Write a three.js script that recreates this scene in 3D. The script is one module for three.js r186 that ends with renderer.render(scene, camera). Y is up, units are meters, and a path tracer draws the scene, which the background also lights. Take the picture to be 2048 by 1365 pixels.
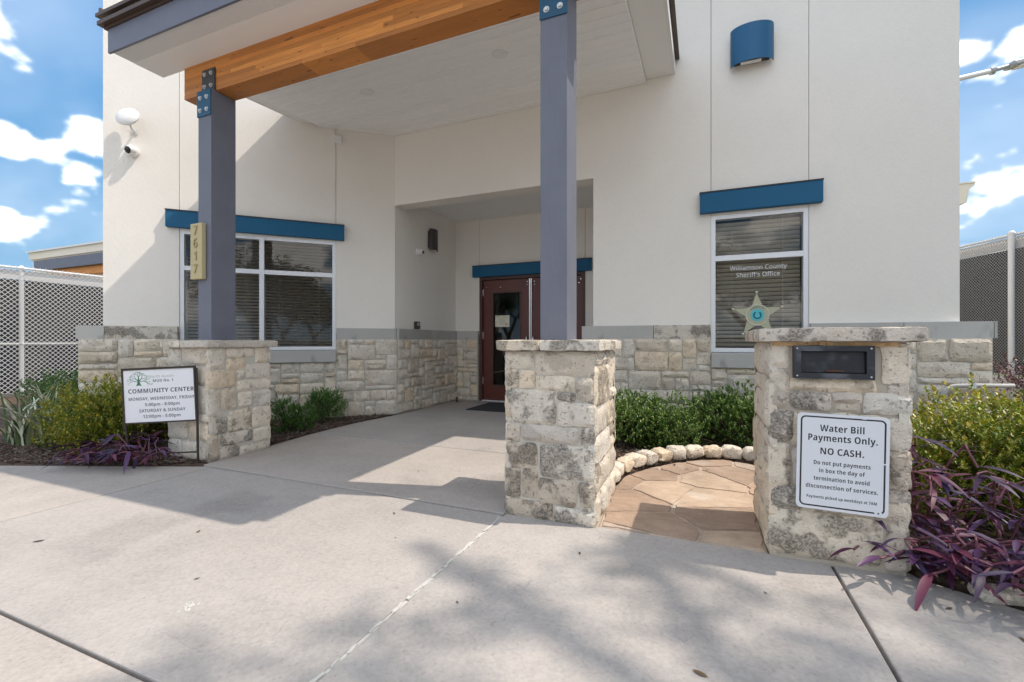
import * as THREE from 'three';
import { mergeGeometries, mergeVertices, toCreasedNormals } from 'three/addons/utils/BufferGeometryUtils.js';
import { RoundedBoxGeometry } from 'three/addons/geometries/RoundedBoxGeometry.js';
import { FontLoader } from 'three/addons/loaders/FontLoader.js';
import { TextGeometry } from 'three/addons/geometries/TextGeometry.js';

/* ---------- camera, sun, sky, exposure ---------- */
const scene = new THREE.Scene();
const YAW = THREE.MathUtils.degToRad(22.5);
const camera = new THREE.PerspectiveCamera(2 * THREE.MathUtils.radToDeg(Math.atan(682.5 / 910)), 1024 / 682, 0.05, 600);
camera.position.set(0, 1.05, 0);
camera.lookAt(-Math.sin(YAW), 1.05, -Math.cos(YAW));
const renderer = new THREE.WebGLRenderer({ antialias: true });
renderer.toneMapping = THREE.LinearToneMapping;
renderer.toneMappingExposure = 1.78;
renderer.shadowMap.enabled = true;
const toSun = new THREE.Vector3(0.56, 1, -0.14).normalize();
const sun = new THREE.DirectionalLight(new THREE.Color(1.0, 0.90, 0.79), 2.15);
sun.position.copy(toSun).multiplyScalar(40);
sun.castShadow = true;
sun.shadow.radius = 1;
sun.shadow.mapSize.set(4096, 4096);
Object.assign(sun.shadow.camera, { left: -22, right: 22, top: 22, bottom: -22, near: 1, far: 90 });
scene.add(sun, sun.target);

/* noise */
const H32 = (x, y, s) => { let h = (x | 0) * 374761393 + (y | 0) * 668265263 + (s | 0) * 1442695041; h = Math.imul(h ^ (h >>> 13), 1274126177); h = Math.imul(h ^ (h >>> 15), 2246822519); return ((h ^ (h >>> 16)) >>> 0) / 4294967296; };
const fade = t => t * t * (3 - 2 * t);
const mod = (a, n) => ((a % n) + n) % n;
function vn(x, y, s, px = 0, py = 0) {           // value noise, periodic when px, py are given
  const xi = Math.floor(x), yi = Math.floor(y), u = fade(x - xi), v = fade(y - yi);
  let x0 = xi, x1 = xi + 1, y0 = yi, y1 = yi + 1;
  if (px) { x0 = mod(x0, px); x1 = mod(x1, px); y0 = mod(y0, py || px); y1 = mod(y1, py || px); }
  const a = H32(x0, y0, s), b = H32(x1, y0, s), c = H32(x0, y1, s), d = H32(x1, y1, s);
  return a + (b - a) * u + (c - a) * v + (a - b - c + d) * u * v;
}
function fbm(x, y, s, oct = 4, px = 0, py = 0) { let r = 0, a = .5, n = 0; for (let i = 0; i < oct; i++) { r += a * vn(x, y, s + i * 17, px, py); n += a; a *= .5; x *= 2; y *= 2; px *= 2; py *= 2; } return r / n; }
function vn3(x, y, z, s) { const zi = Math.floor(z), f = fade(z - zi); return vn(x, y, s + zi * 131) * (1 - f) + vn(x, y, s + (zi + 1) * 131) * f; }
function rng(seed) { let a = seed * 2654435761 >>> 0; return () => { a = (a + 0x6D2B79F5) | 0; let t = Math.imul(a ^ (a >>> 15), 1 | a); t = (t + Math.imul(t ^ (t >>> 7), 61 | t)) ^ t; return ((t ^ (t >>> 14)) >>> 0) / 4294967296; }; }
const mix = (a, b, t) => a + (b - a) * t, clamp = (x, a = 0, b = 1) => Math.min(b, Math.max(a, x)), sstep = (a, b, x) => fade(clamp((x - a) / (b - a)));

/* sky: air and small fair-weather clouds */
{
  const W = 2048, Hh = 1024, data = new Float32Array(W * Hh * 4), K = 1 / 1.42;
  for (let j = 0; j < Hh; j++) {
    const el = ((j + .5) / Hh - .5) * Math.PI, sy = Math.sin(el), cy = Math.cos(el);
    for (let i = 0; i < W; i++) {
      const az = ((i + .5) / W - .5) * 2 * Math.PI, dx = Math.cos(az) * cy, dz = Math.sin(az) * cy;
      const cosS = dx * toSun.x + sy * toSun.y + dz * toSun.z;
      let r, g, b;
      if (sy < 0) { r = .34; g = .33; b = .31; }
      else {
        const t = Math.pow(clamp(1 - sy), 2.6), h = Math.pow(clamp(1 - sy), 7);
        r = .045 + .12 * t + .28 * h; g = .235 + .19 * t + .19 * h; b = .55 + .13 * t + .06 * h;
        const glow = Math.pow(clamp(cosS), 5) * .42; r += glow * .8; g += glow * .62; b += glow * .36;
        const k = 1 / (sy + .45), X = dx * k, Z = dz * k;
        let n = 0, am = .5, fq = 10.5, nn = 0; for (let q = 0; q < 6; q++) { n += am * vn3(dx * fq + 8.8, sy * fq * 1.7 + 11.9, dz * fq + 31.3, 40 + q * 997); nn += am; am *= .52; fq *= 2.05; } n /= nn;
        const m = fbm(X * .8 + 1.7, Z * .8 - 3.1, 9, 3);
        let c = sstep(.50, .60, n + .24 * (m - .5)) * sstep(0, .05, sy);
        const wisp = .13 * sstep(.42, .8, fbm(X * 2.2 + 30, Z * 3.1, 21, 5));
        c = clamp(c + wisp * (1 - c));
        const cb = 2.0 - .4 * sstep(.66, .85, n);
        r = mix(r, cb * 1.02, c); g = mix(g, cb * .99, c); b = mix(b, cb * .95, c);
      }
      const o = (j * W + i) * 4; data[o] = r * K; data[o + 1] = g * K; data[o + 2] = b * K; data[o + 3] = 1;
    }
  }
  const tex = new THREE.DataTexture(data, W, Hh, THREE.RGBAFormat, THREE.FloatType);
  tex.mapping = THREE.EquirectangularReflectionMapping; tex.magFilter = tex.minFilter = THREE.LinearFilter; tex.wrapS = THREE.RepeatWrapping; tex.needsUpdate = true;
  scene.background = tex; scene.environment = tex;
}

/* ---------- textures ---------- */
const toS = v => Math.round(255 * (v <= .0031308 ? 12.92 * v : 1.055 * Math.pow(v, 1 / 2.4) - .055));
function mkTex(W, Hh, tileX, tileY, f) {         // f(u, v, out): u, v in 0..1 ; out = [r, g, b linear, height 0..1]
  const c = new Uint8Array(W * Hh * 4), b = new Uint8Array(W * Hh * 4), o = [0, 0, 0, 0];
  for (let j = 0; j < Hh; j++) for (let i = 0; i < W; i++) {
    f(i / W, j / Hh, o); const k = (j * W + i) * 4;
    c[k] = toS(clamp(o[0])); c[k + 1] = toS(clamp(o[1])); c[k + 2] = toS(clamp(o[2])); c[k + 3] = 255;
    const h = clamp(o[3]) * 255; b[k] = b[k + 1] = b[k + 2] = h; b[k + 3] = 255;
  }
  const mk = (d, s) => { const t = new THREE.DataTexture(d, W, Hh, THREE.RGBAFormat); t.wrapS = t.wrapT = THREE.RepeatWrapping; t.magFilter = THREE.LinearFilter; t.minFilter = THREE.LinearMipmapLinearFilter; t.generateMipmaps = true; t.repeat.set(1 / tileX, 1 / tileY); if (s) t.colorSpace = THREE.SRGBColorSpace; t.needsUpdate = true; return t; };
  return { map: mk(c, true), bump: mk(b, false) };
}
const T = {};
T.concrete = mkTex(2048, 2048, 5, 5, (u, v, o) => {
  const a = fbm(u * 5, v * 5, 1, 5, 5), b = fbm(u * 24, v * 24, 2, 4, 24), s = H32(u * 2048, v * 2048, 3), w = fbm(u * 9, v * 40, 4, 4, 9, 40), sp = fbm(u * 420, v * 420, 8, 2, 420);
  let k = 1 + .26 * (a - .5) + .16 * (b - .5) + .10 * (w - .5) + .13 * (s - .5) + .22 * (sp - .5);
  const stain = sstep(.66, .78, fbm(u * 7, v * 7, 6, 4, 7)) * .13; k -= stain;
  if (sp < .16) k *= .90;
  const cr = Math.abs(fbm(u * 12, v * 12, 12, 5, 12) - .5), crack = cr < .0032 && fbm(u * 6, v * 6, 14, 2, 6) > .66; if (crack) k *= .86;
  o[0] = .405 * k; o[1] = .372 * k; o[2] = .345 * k; o[3] = .5 + .35 * (sp - .5) + .2 * (s - .5) + .25 * (b - .5) - (crack ? .2 : 0);
});
T.stucco = mkTex(1024, 1024, 1.6, 1.6, (u, v, o) => {
  const a = fbm(u * 3, v * 3, 31, 4, 3), f = fbm(u * 300, v * 300, 33, 2, 300), g = fbm(u * 60, v * 60, 35, 3, 60);
  const k = 1 + .05 * (a - .5) + .06 * (f - .5) + .03 * (g - .5);
  o[0] = .82 * k; o[1] = .785 * k; o[2] = .73 * k; o[3] = .5 + .6 * (f - .5) + .35 * (g - .5);
});
const limestone = (dark, seed) => mkTex(1024, 1024, 1.1, 1.1, (u, v, o) => {
  const a = fbm(u * 6, v * 6, seed, 5, 6), b = fbm(u * 22, v * 22, seed + 3, 4, 22), f = fbm(u * 160, v * 160, seed + 5, 2, 160);
  const wx = u + .05 * (fbm(u * 9, v * 9, seed + 21, 3, 9) - .5), wy = v + .05 * (fbm(u * 9, v * 9, seed + 22, 3, 9) - .5);
  const L = fbm(wx * 11, wy * 11, seed + 8, 6, 11), ochre = sstep(.52, .72, fbm(u * 4, v * 4, seed + 11, 4, 4));
  const lich = sstep(dark ? .46 : .60, dark ? .60 : .70, L) * (.55 + .45 * sstep(.35, .65, f)), pit = sstep(.70, .82, fbm(u * 70, v * 70, seed + 13, 2, 70));
  const k = 1 + .30 * (a - .5) + .22 * (b - .5) + .16 * (f - .5);
  let r = .66 * k, g = .595 * k, bl = .505 * k;
  r = mix(r, .55 * k, ochre * .4); g = mix(g, .46 * k, ochre * .4); bl = mix(bl, .34 * k, ochre * .4);
  const q = lich * (dark ? .80 : .36); r = mix(r, .125, q); g = mix(g, .108, q); bl = mix(bl, .09, q);
  const ps = 1 - .4 * pit; o[0] = r * ps; o[1] = g * ps; o[2] = bl * ps;
  o[3] = .5 + .5 * (b - .5) + .5 * (f - .5) + .4 * (a - .5) - .25 * pit;
});
T.lime = limestone(false, 50); T.limeDark = limestone(true, 90);
T.cast = mkTex(512, 512, 1, 1, (u, v, o) => {
  const a = fbm(u * 4, v * 4, 120, 4, 4), f = fbm(u * 128, v * 128, 121, 2, 128), st = sstep(.55, .75, fbm(u * 9, v * 3, 123, 5, 9, 3));
  const k = 1 + .14 * (a - .5) + .10 * (f - .5) - .30 * st; o[0] = .45 * k; o[1] = .44 * k; o[2] = .42 * k; o[3] = .5 + .5 * (f - .5);
});
T.wood = mkTex(1024, 256, 1.6, .25, (u, v, o) => {
  const wv = v * 18 + 2.4 * fbm(u * 4, v * 6, 140, 4, 4, 6), ring = .5 + .5 * Math.sin(wv * 6.283), f = fbm(u * 20, v * 180, 142, 3, 20, 180), a = fbm(u * 5, v * 4, 144, 4, 5, 4);
  const kn = sstep(.80, .86, fbm(u * 16, v * 8, 147, 2, 16, 8));
  const k = (1 + .20 * (ring - .5) + .34 * (f - .5) + .34 * (a - .5)) * (1 - .55 * kn);
  o[0] = .62 * k; o[1] = .255 * k; o[2] = .060 * k; o[3] = .5 + .4 * (f - .5) + .1 * ring;
});
T.sawn = mkTex(512, 512, .8, .8, (u, v, o) => {     // rough-sawn painted timber
  const f = fbm(u * 120, v * 8, 160, 3, 120, 8), s = fbm(u * 6, v * 90, 161, 3, 6, 90), a = fbm(u * 4, v * 4, 162, 4, 4);
  const k = 1 + .18 * (a - .5) + .10 * (f - .5); o[0] = o[1] = o[2] = .9 * k; o[3] = .5 + .45 * (f - .5) + .35 * (s - .5);
});
T.mulch = mkTex(512, 512, 1, 1, (u, v, o) => {
  const a = fbm(u * 30, v * 30, 180, 3, 30), b = fbm(u * 90, v * 40, 181, 3, 90, 40), c = fbm(u * 5, v * 5, 182, 3, 5), k = .5 + .9 * a * b * 2 + .4 * (c - .5);
  o[0] = .105 * k; o[1] = .068 * k; o[2] = .048 * k; o[3] = .3 * a + .7 * b;
});
T.flag = mkTex(512, 512, .9, .9, (u, v, o) => {
  const a = fbm(u * 5, v * 5, 200, 5, 5), b = fbm(u * 16, v * 30, 201, 4, 16, 30), f = fbm(u * 100, v * 100, 202, 2, 100), k = 1 + .5 * (a - .5) + .35 * (b - .5) + .2 * (f - .5), gy = sstep(.5, .7, fbm(u * 3, v * 3, 205, 3, 3));
  o[0] = mix(.42, .45, gy) * k; o[1] = mix(.325, .39, gy) * k; o[2] = mix(.25, .325, gy) * k; o[3] = .5 + .6 * (b - .5) + .4 * (f - .5);
});
T.grime = mkTex(512, 512, .5, .5, (u, v, o) => {
  const a = fbm(u * 4, v * 4, 220, 5, 4), f = fbm(u * 60, v * 60, 221, 3, 60), s = sstep(.52, .75, fbm(u * 5, v * 7, 223, 4, 5, 7)), k = .6 + .5 * a + .3 * (f - .5);
  o[0] = mix(.028 * k, .10, s * .7); o[1] = mix(.03 * k, .105, s * .7); o[2] = mix(.036 * k, .12, s * .7); o[3] = .5 + .4 * (f - .5);
});
T.bark = mkTex(256, 512, .6, 1.2, (u, v, o) => { const f = fbm(u * 14, v * 6, 240, 5, 14, 6), k = .4 + 1.1 * f; o[0] = .16 * k; o[1] = .125 * k; o[2] = .095 * k; o[3] = f; });
T.soil = mkTex(1024, 1024, 9, 9, (u, v, o) => {
  const a = fbm(u * 6, v * 6, 260, 5, 6), f = fbm(u * 200, v * 200, 261, 2, 200), k = .6 + .5 * f + .4 * (a - .5), g = sstep(.4, .6, a);
  o[0] = mix(.20, .10, g) * k; o[1] = mix(.165, .125, g) * k; o[2] = mix(.11, .05, g) * k; o[3] = f;
});
T.asphalt = mkTex(512, 512, 2, 2, (u, v, o) => { const f = fbm(u * 160, v * 160, 270, 2, 160), a = fbm(u * 4, v * 4, 271, 4, 4), k = .7 + .6 * f + .3 * (a - .5); o[0] = .062 * k; o[1] = .061 * k; o[2] = .06 * k; o[3] = f; });

/* ---------- materials ---------- */
const col = (r, g, b) => new THREE.Color().setRGB(r, g, b);
const std = (o) => new THREE.MeshStandardMaterial(o);
const tm = (t, bumpScale, rough, tint = [1, 1, 1], extra = {}) => std({ map: t.map, bumpMap: t.bump, bumpScale, roughness: rough, color: col(...tint), ...extra });
const M = {
  concrete: [tm(T.concrete, .0025, .92), tm(T.concrete, .0025, .92, [1.04, 1.02, 1.0]), tm(T.concrete, .0025, .92, [.94, .945, .95])],
  stucco: tm(T.stucco, .002, .93), block: std({ color: col(.36, .35, .34), roughness: .95 }),
  soffit: std({ color: col(.84, .835, .82), roughness: .7 }), white: std({ color: col(.78, .78, .78), roughness: .6 }),
  plank: [0, 1, 2].map(i => std({ color: col(...[[.89, .89, .89], [.88, .88, .885], [.90, .90, .895]][i]), roughness: .5 })),
  mortar: tm(T.cast, .002, .95, [1.22, 1.17, 1.08]), mortarTan: tm(T.cast, .002, .95, [1.02, .90, .76]),
  stone: [[1, 1, 1], [1.12, 1.10, 1.08], [.92, .89, .86], [1.08, 1.0, .90], [.86, .86, .88], [1.02, 1.04, 1.07]].map(c => tm(T.lime, .007, .93, c)),
  stoneD: [[1, 1, 1], [.8, .76, .72], [.92, .9, .9], [1.1, 1.06, 1.0]].map(c => tm(T.limeDark, .008, .93, c)),
  cast: [tm(T.cast, .001, .9), tm(T.cast, .001, .9, [.86, .86, .85]), tm(T.cast, .001, .9, [1.1, 1.1, 1.1]), tm(T.limeDark, .003, .93, [.9, .92, .95])],
  flag: [[1, 1, 1], [1.15, 1.12, 1.08], [.86, .80, .77], [1.05, .94, .86], [1.08, 1.10, 1.14]].map(c => tm(T.flag, .004, .85, c)),
  wood: [[1, 1, 1], [1.16, 1.14, 1.1], [.84, .78, .72], [.95, .88, .8], [1.08, 1.0, .9], [.72, .66, .62]].map(c => tm(T.wood, .0012, .55, c)),
  slate: tm(T.sawn, .0012, .6, [.17, .178, .225]), slateFascia: tm(T.sawn, .0005, .5, [.15, .16, .21]),
  teal: std({ color: col(.001, .098, .215), roughness: .68 }), tealDark: std({ color: col(.006, .075, .15), roughness: .5 }),
  bronze: std({ color: col(.055, .042, .036), roughness: .5, metalness: .3 }), roofMetal: std({ color: col(.10, .065, .05), roughness: .5, metalness: .4 }),
  steel: std({ color: col(.07, .07, .075), roughness: .45, metalness: .4 }), bolt: std({ color: col(.62, .62, .60), roughness: .42, metalness: .75 }),
  alu: std({ color: col(.74, .75, .78), roughness: .38, metalness: .25 }), chrome: std({ color: col(.75, .76, .78), roughness: .22, metalness: .9 }),
  doorRed: tm(T.sawn, .0004, .42, [.135, .036, .026]), doorFrame: std({ color: col(.075, .035, .03), roughness: .5 }),
  glass: new THREE.MeshPhysicalMaterial({ color: 0xffffff, roughness: .02, transmission: 1, thickness: 0, ior: 1.5 }),
  glassTint: new THREE.MeshPhysicalMaterial({ color: col(.62, .66, .68), roughness: .02, transmission: 1, thickness: 0, ior: 1.5 }),
  slatDark: std({ color: col(.20, .17, .13), roughness: .5 }), slatTan: std({ color: col(.40, .37, .31), roughness: .6 }),
  room: std({ color: col(.18, .17, .16), roughness: .9 }),
  galv: std({ color: col(.74, .75, .76), roughness: .5, metalness: .15 }), galvDim: std({ color: col(.42, .43, .44), roughness: .5, metalness: .35 }),
  screenDark: std({ color: col(.012, .016, .028), roughness: .9 }), screenGrey: std({ color: col(.035, .037, .041), roughness: .9 }), screenPale: std({ color: col(.66, .66, .66), roughness: .8 }),
  black: std({ color: col(.012, .012, .013), roughness: .3 }), blackMatte: std({ color: col(.02, .02, .021), roughness: .85 }),
  lensGlass: std({ color: col(.006, .006, .007), roughness: .08 }), plasticWhite: std({ color: col(.80, .80, .80), roughness: .42 }),
  tan: std({ color: col(.50, .42, .23), roughness: .6 }), tanDark: std({ color: col(.36, .29, .15), roughness: .55 }),
  grime: tm(T.grime, .0015, .42, [1, 1, 1], { metalness: .35 }), grimeFrame: tm(T.grime, .0015, .5, [1.5, 1.5, 1.5], { metalness: .3 }),
  rust: std({ color: col(.13, .05, .025), roughness: .8 }), signFrame: std({ color: col(.045, .035, .03), roughness: .55, metalness: .3 }),
  flagBed: tm(T.flag, .003, .95, [1.12, 1.16, 1.2]), ochre: tm(T.lime, .004, .95, [.95, .68, .42]), mulch: tm(T.mulch, .02, 1), soil: tm(T.soil, .01, 1), asphalt: tm(T.asphalt, .004, .95), bark: tm(T.bark, .02, .95),
  sealant: tm(T.cast, .002, .9, [1.25, 1.25, 1.22]), joint: std({ color: col(.05, .045, .04), roughness: 1 }),
  paper: std({ color: col(.72, .70, .62), roughness: .8 }), mat: std({ color: col(.035, .037, .04), roughness: 1 }),
  badge: std({ color: col(.42, .42, .30), roughness: .45, metalness: .35 }), badgeEdge: std({ color: col(.60, .59, .48), roughness: .4, metalness: .35 }), badgeTeal: std({ color: col(.10, .50, .58), roughness: .5 }), badgeDeep: std({ color: col(.005, .13, .18), roughness: .5 }),
  beige: tm(T.stucco, .002, .93, [1.0, .95, .85]),
};
const leafMat = (o = {}) => new THREE.MeshPhysicalMaterial({ color: 0xffffff, vertexColors: true, roughness: .55, transmission: .38, thickness: 0, side: THREE.DoubleSide, ...o });
M.leaf = leafMat({ roughness: .42 }); M.leafMatte = leafMat({ roughness: .75, transmission: .3 });
M.stem = std({ color: col(.10, .075, .05), roughness: .9 });

/* ---------- helpers ---------- */
const names = {};
const numbered = n => { const k = names[n] = (names[n] ?? -1) + 1; return k ? `${n}_${String(k).padStart(3, '0')}` : n; };
function sh(o) { o.traverse?.(m => { if (m.isMesh) { m.castShadow = true; m.receiveShadow = true; } }); return o; }
function thing(name, label, category, pos = [0, 0, 0], turn = 0, group) {
  const o = new THREE.Group(); o.name = numbered(name); o.position.set(...pos); o.rotation.y = turn; o.userData = { label, category }; if (group) o.userData.group = group; scene.add(o); return o;
}
function part(name, geo, mat, parent, pos, rot) { const m = new THREE.Mesh(geo, mat); m.name = name; m.castShadow = m.receiveShadow = true; if (pos) m.position.set(...pos); if (rot) m.rotation.set(...rot); parent.add(m); return m; }
function single(name, geo, mat, label, category, pos, rot, group) { const m = part(numbered(name), geo, mat, scene, pos, rot); m.userData = { label, category }; if (group) m.userData.group = group; return m; }
function struct(name, geo, mat, pos) { const m = part(numbered(name), geo, mat, scene, pos); m.userData.kind = 'structure'; return m; }
function uvM(g, ou = 0, ov = 0, swap = false) {   // uv in metres by the axis each face points along
  const p = g.attributes.position, n = g.attributes.normal, uv = new Float32Array(p.count * 2);
  for (let i = 0; i < p.count; i++) {
    const ax = Math.abs(n.getX(i)), ay = Math.abs(n.getY(i)), az = Math.abs(n.getZ(i));
    let a, b; if (ay >= ax && ay >= az) { a = p.getX(i); b = p.getZ(i); } else if (ax > az) { a = p.getZ(i); b = p.getY(i); } else { a = p.getX(i); b = p.getY(i); }
    uv[2 * i] = (swap ? b : a) + ou; uv[2 * i + 1] = (swap ? a : b) + ov;
  }
  g.setAttribute('uv', new THREE.BufferAttribute(uv, 2)); return g;
}
const box = (w, h, d, x = 0, y = 0, z = 0, ou = 0, ov = 0) => uvM(new THREE.BoxGeometry(w, h, d).translate(x, y, z), ou, ov);
const bx = (x0, x1, y0, y1, z0, z1, ou, ov) => box(x1 - x0, y1 - y0, z1 - z0, (x0 + x1) / 2, (y0 + y1) / 2, (z0 + z1) / 2, ou, ov);
const rbx = (x0, x1, y0, y1, z0, z1, r = .006, ou = 0, ov = 0) => uvM(new RoundedBoxGeometry(x1 - x0, y1 - y0, z1 - z0, 2, r).translate((x0 + x1) / 2, (y0 + y1) / 2, (z0 + z1) / 2), ou, ov);
const merge = a => mergeGeometries(a.map(g => g.index ? g.toNonIndexed() : g).map(g => { for (const k of Object.keys(g.attributes)) if (!['position', 'normal', 'uv', 'color'].includes(k)) g.deleteAttribute(k); return g; }));
const cyl = (r0, r1, h, seg = 16) => new THREE.CylinderGeometry(r0, r1, h, seg);
function bar(a, b, r, seg = 8) { const A = new THREE.Vector3(...a), B = new THREE.Vector3(...b), d = B.clone().sub(A), g = cyl(r, r, d.length(), seg); g.applyQuaternion(new THREE.Quaternion().setFromUnitVectors(new THREE.Vector3(0, 1, 0), d.clone().normalize())); g.translate((A.x + B.x) / 2, (A.y + B.y) / 2, (A.z + B.z) / 2); return g; }
const tube = (pts, r, seg = 24, rs = 8) => new THREE.TubeGeometry(new THREE.CatmullRomCurve3(pts.map(p => new THREE.Vector3(...p))), seg, r, rs);
function roughBox(w, h, d, res, amp, seed, round = .012) {  // a dressed block with uneven faces and worn arrises
  let g = new THREE.BoxGeometry(w, h, d, Math.max(1, Math.round(w / res)), Math.max(1, Math.round(h / res)), Math.max(1, Math.round(d / res)));
  g.deleteAttribute('uv'); g.deleteAttribute('normal'); g = mergeVertices(g, 1e-5);
  const p = g.attributes.position, hw = w / 2, hh = h / 2, hd = d / 2;
  for (let i = 0; i < p.count; i++) {
    let x = p.getX(i), y = p.getY(i), z = p.getZ(i);
    const cx = clamp(x, -hw + round, hw - round), cy = clamp(y, -hh + round, hh - round), cz = clamp(z, -hd + round, hd - round);
    const v = new THREE.Vector3(x - cx, y - cy, z - cz), l = v.length(); if (l > round) v.multiplyScalar(round / l);
    const f = 14, n = (a) => (vn3(x * f + a, y * f + seed, z * f, seed + a) - .5) + .6 * (vn3(x * f * 2.7 + a, y * f * 2.7, z * f * 2.7 + seed, seed + a + 7) - .5);
    p.setXYZ(i, cx + v.x + amp * n(1), cy + v.y + amp * n(2), cz + v.z + amp * n(3));
  }
  g = g.toNonIndexed(); g.computeVertexNormals(); g = toCreasedNormals(g, .6); return uvM(g, seed * .37, seed * .61);
}
function stoneGeo(w, h, t, amp, seed, res = .03, drop = .018) {  // rock-faced veneer stone, its face towards +z
  const nx = clamp(Math.round(w / res), 3, 14), ny = clamp(Math.round(h / res), 3, 10), P = [], I = [], hw = w / 2, hh = h / 2, R = rng(seed);
  const tx = (R() - .5) * .05, ty = (R() - .5) * .06, cr = Math.min(w, h) * (.10 + .12 * R());
  const V = (i, j) => j * (nx + 1) + i;
  for (let j = 0; j <= ny; j++) for (let i = 0; i <= nx; i++) {
    let x = (i / nx * 2 - 1) * hw, y = (j / ny * 2 - 1) * hh;
    const ex = hw - Math.abs(x), ey = hh - Math.abs(y), d = Math.min(ex, ey), onE = (i === 0 || j === 0 || i === nx || j === ny);
    const qx = Math.max(0, Math.abs(x) - (hw - cr)), qy = Math.max(0, Math.abs(y) - (hh - cr)), q = Math.hypot(qx, qy); if (q > cr) { x -= Math.sign(x) * qx * (1 - cr / q); y -= Math.sign(y) * qy * (1 - cr / q); }
    const sx = x * 9 + seed * 3.1, sy = y * 9 + seed * 1.7;
    if (onE) { x += (vn(sx * 2, sy * 2, seed + 1) - .5) * .012 - Math.sign(x) * .002 * R(); y += (vn(sx * 2, sy * 2, seed + 2) - .5) * .012; }
    else { x += (R() - .5) * w / nx * .35; y += (R() - .5) * h / ny * .35; }
    const lump = fbm(sx, sy, seed + 3, 3) - .5, chip = Math.abs(fbm(sx * 1.3 + 9, sy * 1.3, seed + 6, 2) - .5);
    const e = sstep(0, Math.min(.026, Math.min(w, h) * .28), d);
    P.push(x, y, t - drop * (1 - e) + amp * e * (1.5 * lump - 1.1 * chip + .15 + tx * x / hw * 4 + ty * y / hh * 4));
  }
  for (let j = 0; j < ny; j++) for (let i = 0; i < nx; i++) { const a = V(i, j), b = V(i + 1, j), c = V(i + 1, j + 1), dd = V(i, j + 1); if ((i + j + seed) & 1) I.push(a, b, c, a, c, dd); else I.push(a, b, dd, b, c, dd); }
  const ring = []; for (let i = 0; i < nx; i++) ring.push(V(i, 0)); for (let j = 0; j < ny; j++) ring.push(V(nx, j)); for (let i = nx; i > 0; i--) ring.push(V(i, ny)); for (let j = ny; j > 0; j--) ring.push(V(0, j));
  const b0 = P.length / 3; for (const r of ring) P.push(P[3 * r], P[3 * r + 1], -.03);
  for (let k = 0; k < ring.length; k++) { const k2 = (k + 1) % ring.length; I.push(ring[k], b0 + k, b0 + k2, ring[k], b0 + k2, ring[k2]); }
  let g = new THREE.BufferGeometry(); g.setAttribute('position', new THREE.Float32BufferAttribute(P, 3)); g.setIndex(I); g.computeVertexNormals(); g = toCreasedNormals(g, .55);
  return uvM(g, (seed * .377) % 7, (seed * .613) % 7);
}
function ashlar(w, h, seed, ux = .075, uy = .07) {  // random ashlar: [x0, x1, y0, y1] from the lower left corner
  const R = rng(seed), nx = Math.max(2, Math.round(w / ux)), ny = Math.max(2, Math.round(h / uy)), dx = w / nx, dy = h / ny, G = Array.from({ length: ny }, () => new Int8Array(nx)), out = [];
  for (let j = 0; j < ny; j++) for (let i = 0; i < nx; i++) if (!G[j][i]) {
    let free = 0; while (i + free < nx && !G[j][i + free]) free++;
    let hh = Math.min(ny - j, R() < .25 ? 1 : R() < .72 ? 2 : 3), ww = Math.min(free, hh === 1 ? 3 + Math.floor(R() * 4) : 2 + Math.floor(R() * 4)); if (free - ww === 1) ww = free <= 6 ? free : ww - 1; if (ny - j - hh === 1 && hh < 3) hh++;
    ww = Math.max(1, Math.min(ww, free));
    out.push([i * dx, (i + ww) * dx, j * dy, (j + hh) * dy]); for (let b = 0; b < hh; b++) for (let a = 0; a < ww; a++) G[j + b][i + a] = 1;
  }
  return out;
}
const fr = (ox, oz, th) => ({ ox, oz, th, c: Math.cos(th), s: Math.sin(th) });
const put = (o, f, x = 0, y = 0, z = 0) => { o.position.set(f.ox + x * f.c + z * f.s, y, f.oz - x * f.s + z * f.c); o.rotation.y = f.th; return o; };
let stoneSeed = 1000;
function layStones(parent, list, mats, z, o = {}) {
  const { joint = .009, amp = .02, t = .03, drop = .018, res = .034, y0 = 0, x0 = 0, turn = 0, ox = 0, oz = 0 } = o, R = rng(stoneSeed += 13);
  for (const [a, b, c, d, mk] of list) {
    const w = b - a - joint, h = d - c - joint; if (w < .02 || h < .015) continue;
    const m = part('stone', stoneGeo(w, h, t * (.8 + .4 * R()), amp, stoneSeed++, res, drop), mk ? mk : mats[Math.floor(R() * mats.length)], parent);
    const lx = x0 + (a + b) / 2, ly = y0 + (c + d) / 2, cc = Math.cos(turn), ss = Math.sin(turn);
    m.position.set(ox + lx * cc + z * ss, ly, oz - lx * ss + z * cc); m.rotation.y = turn; m.rotation.z = 0;
  }
}

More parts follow.
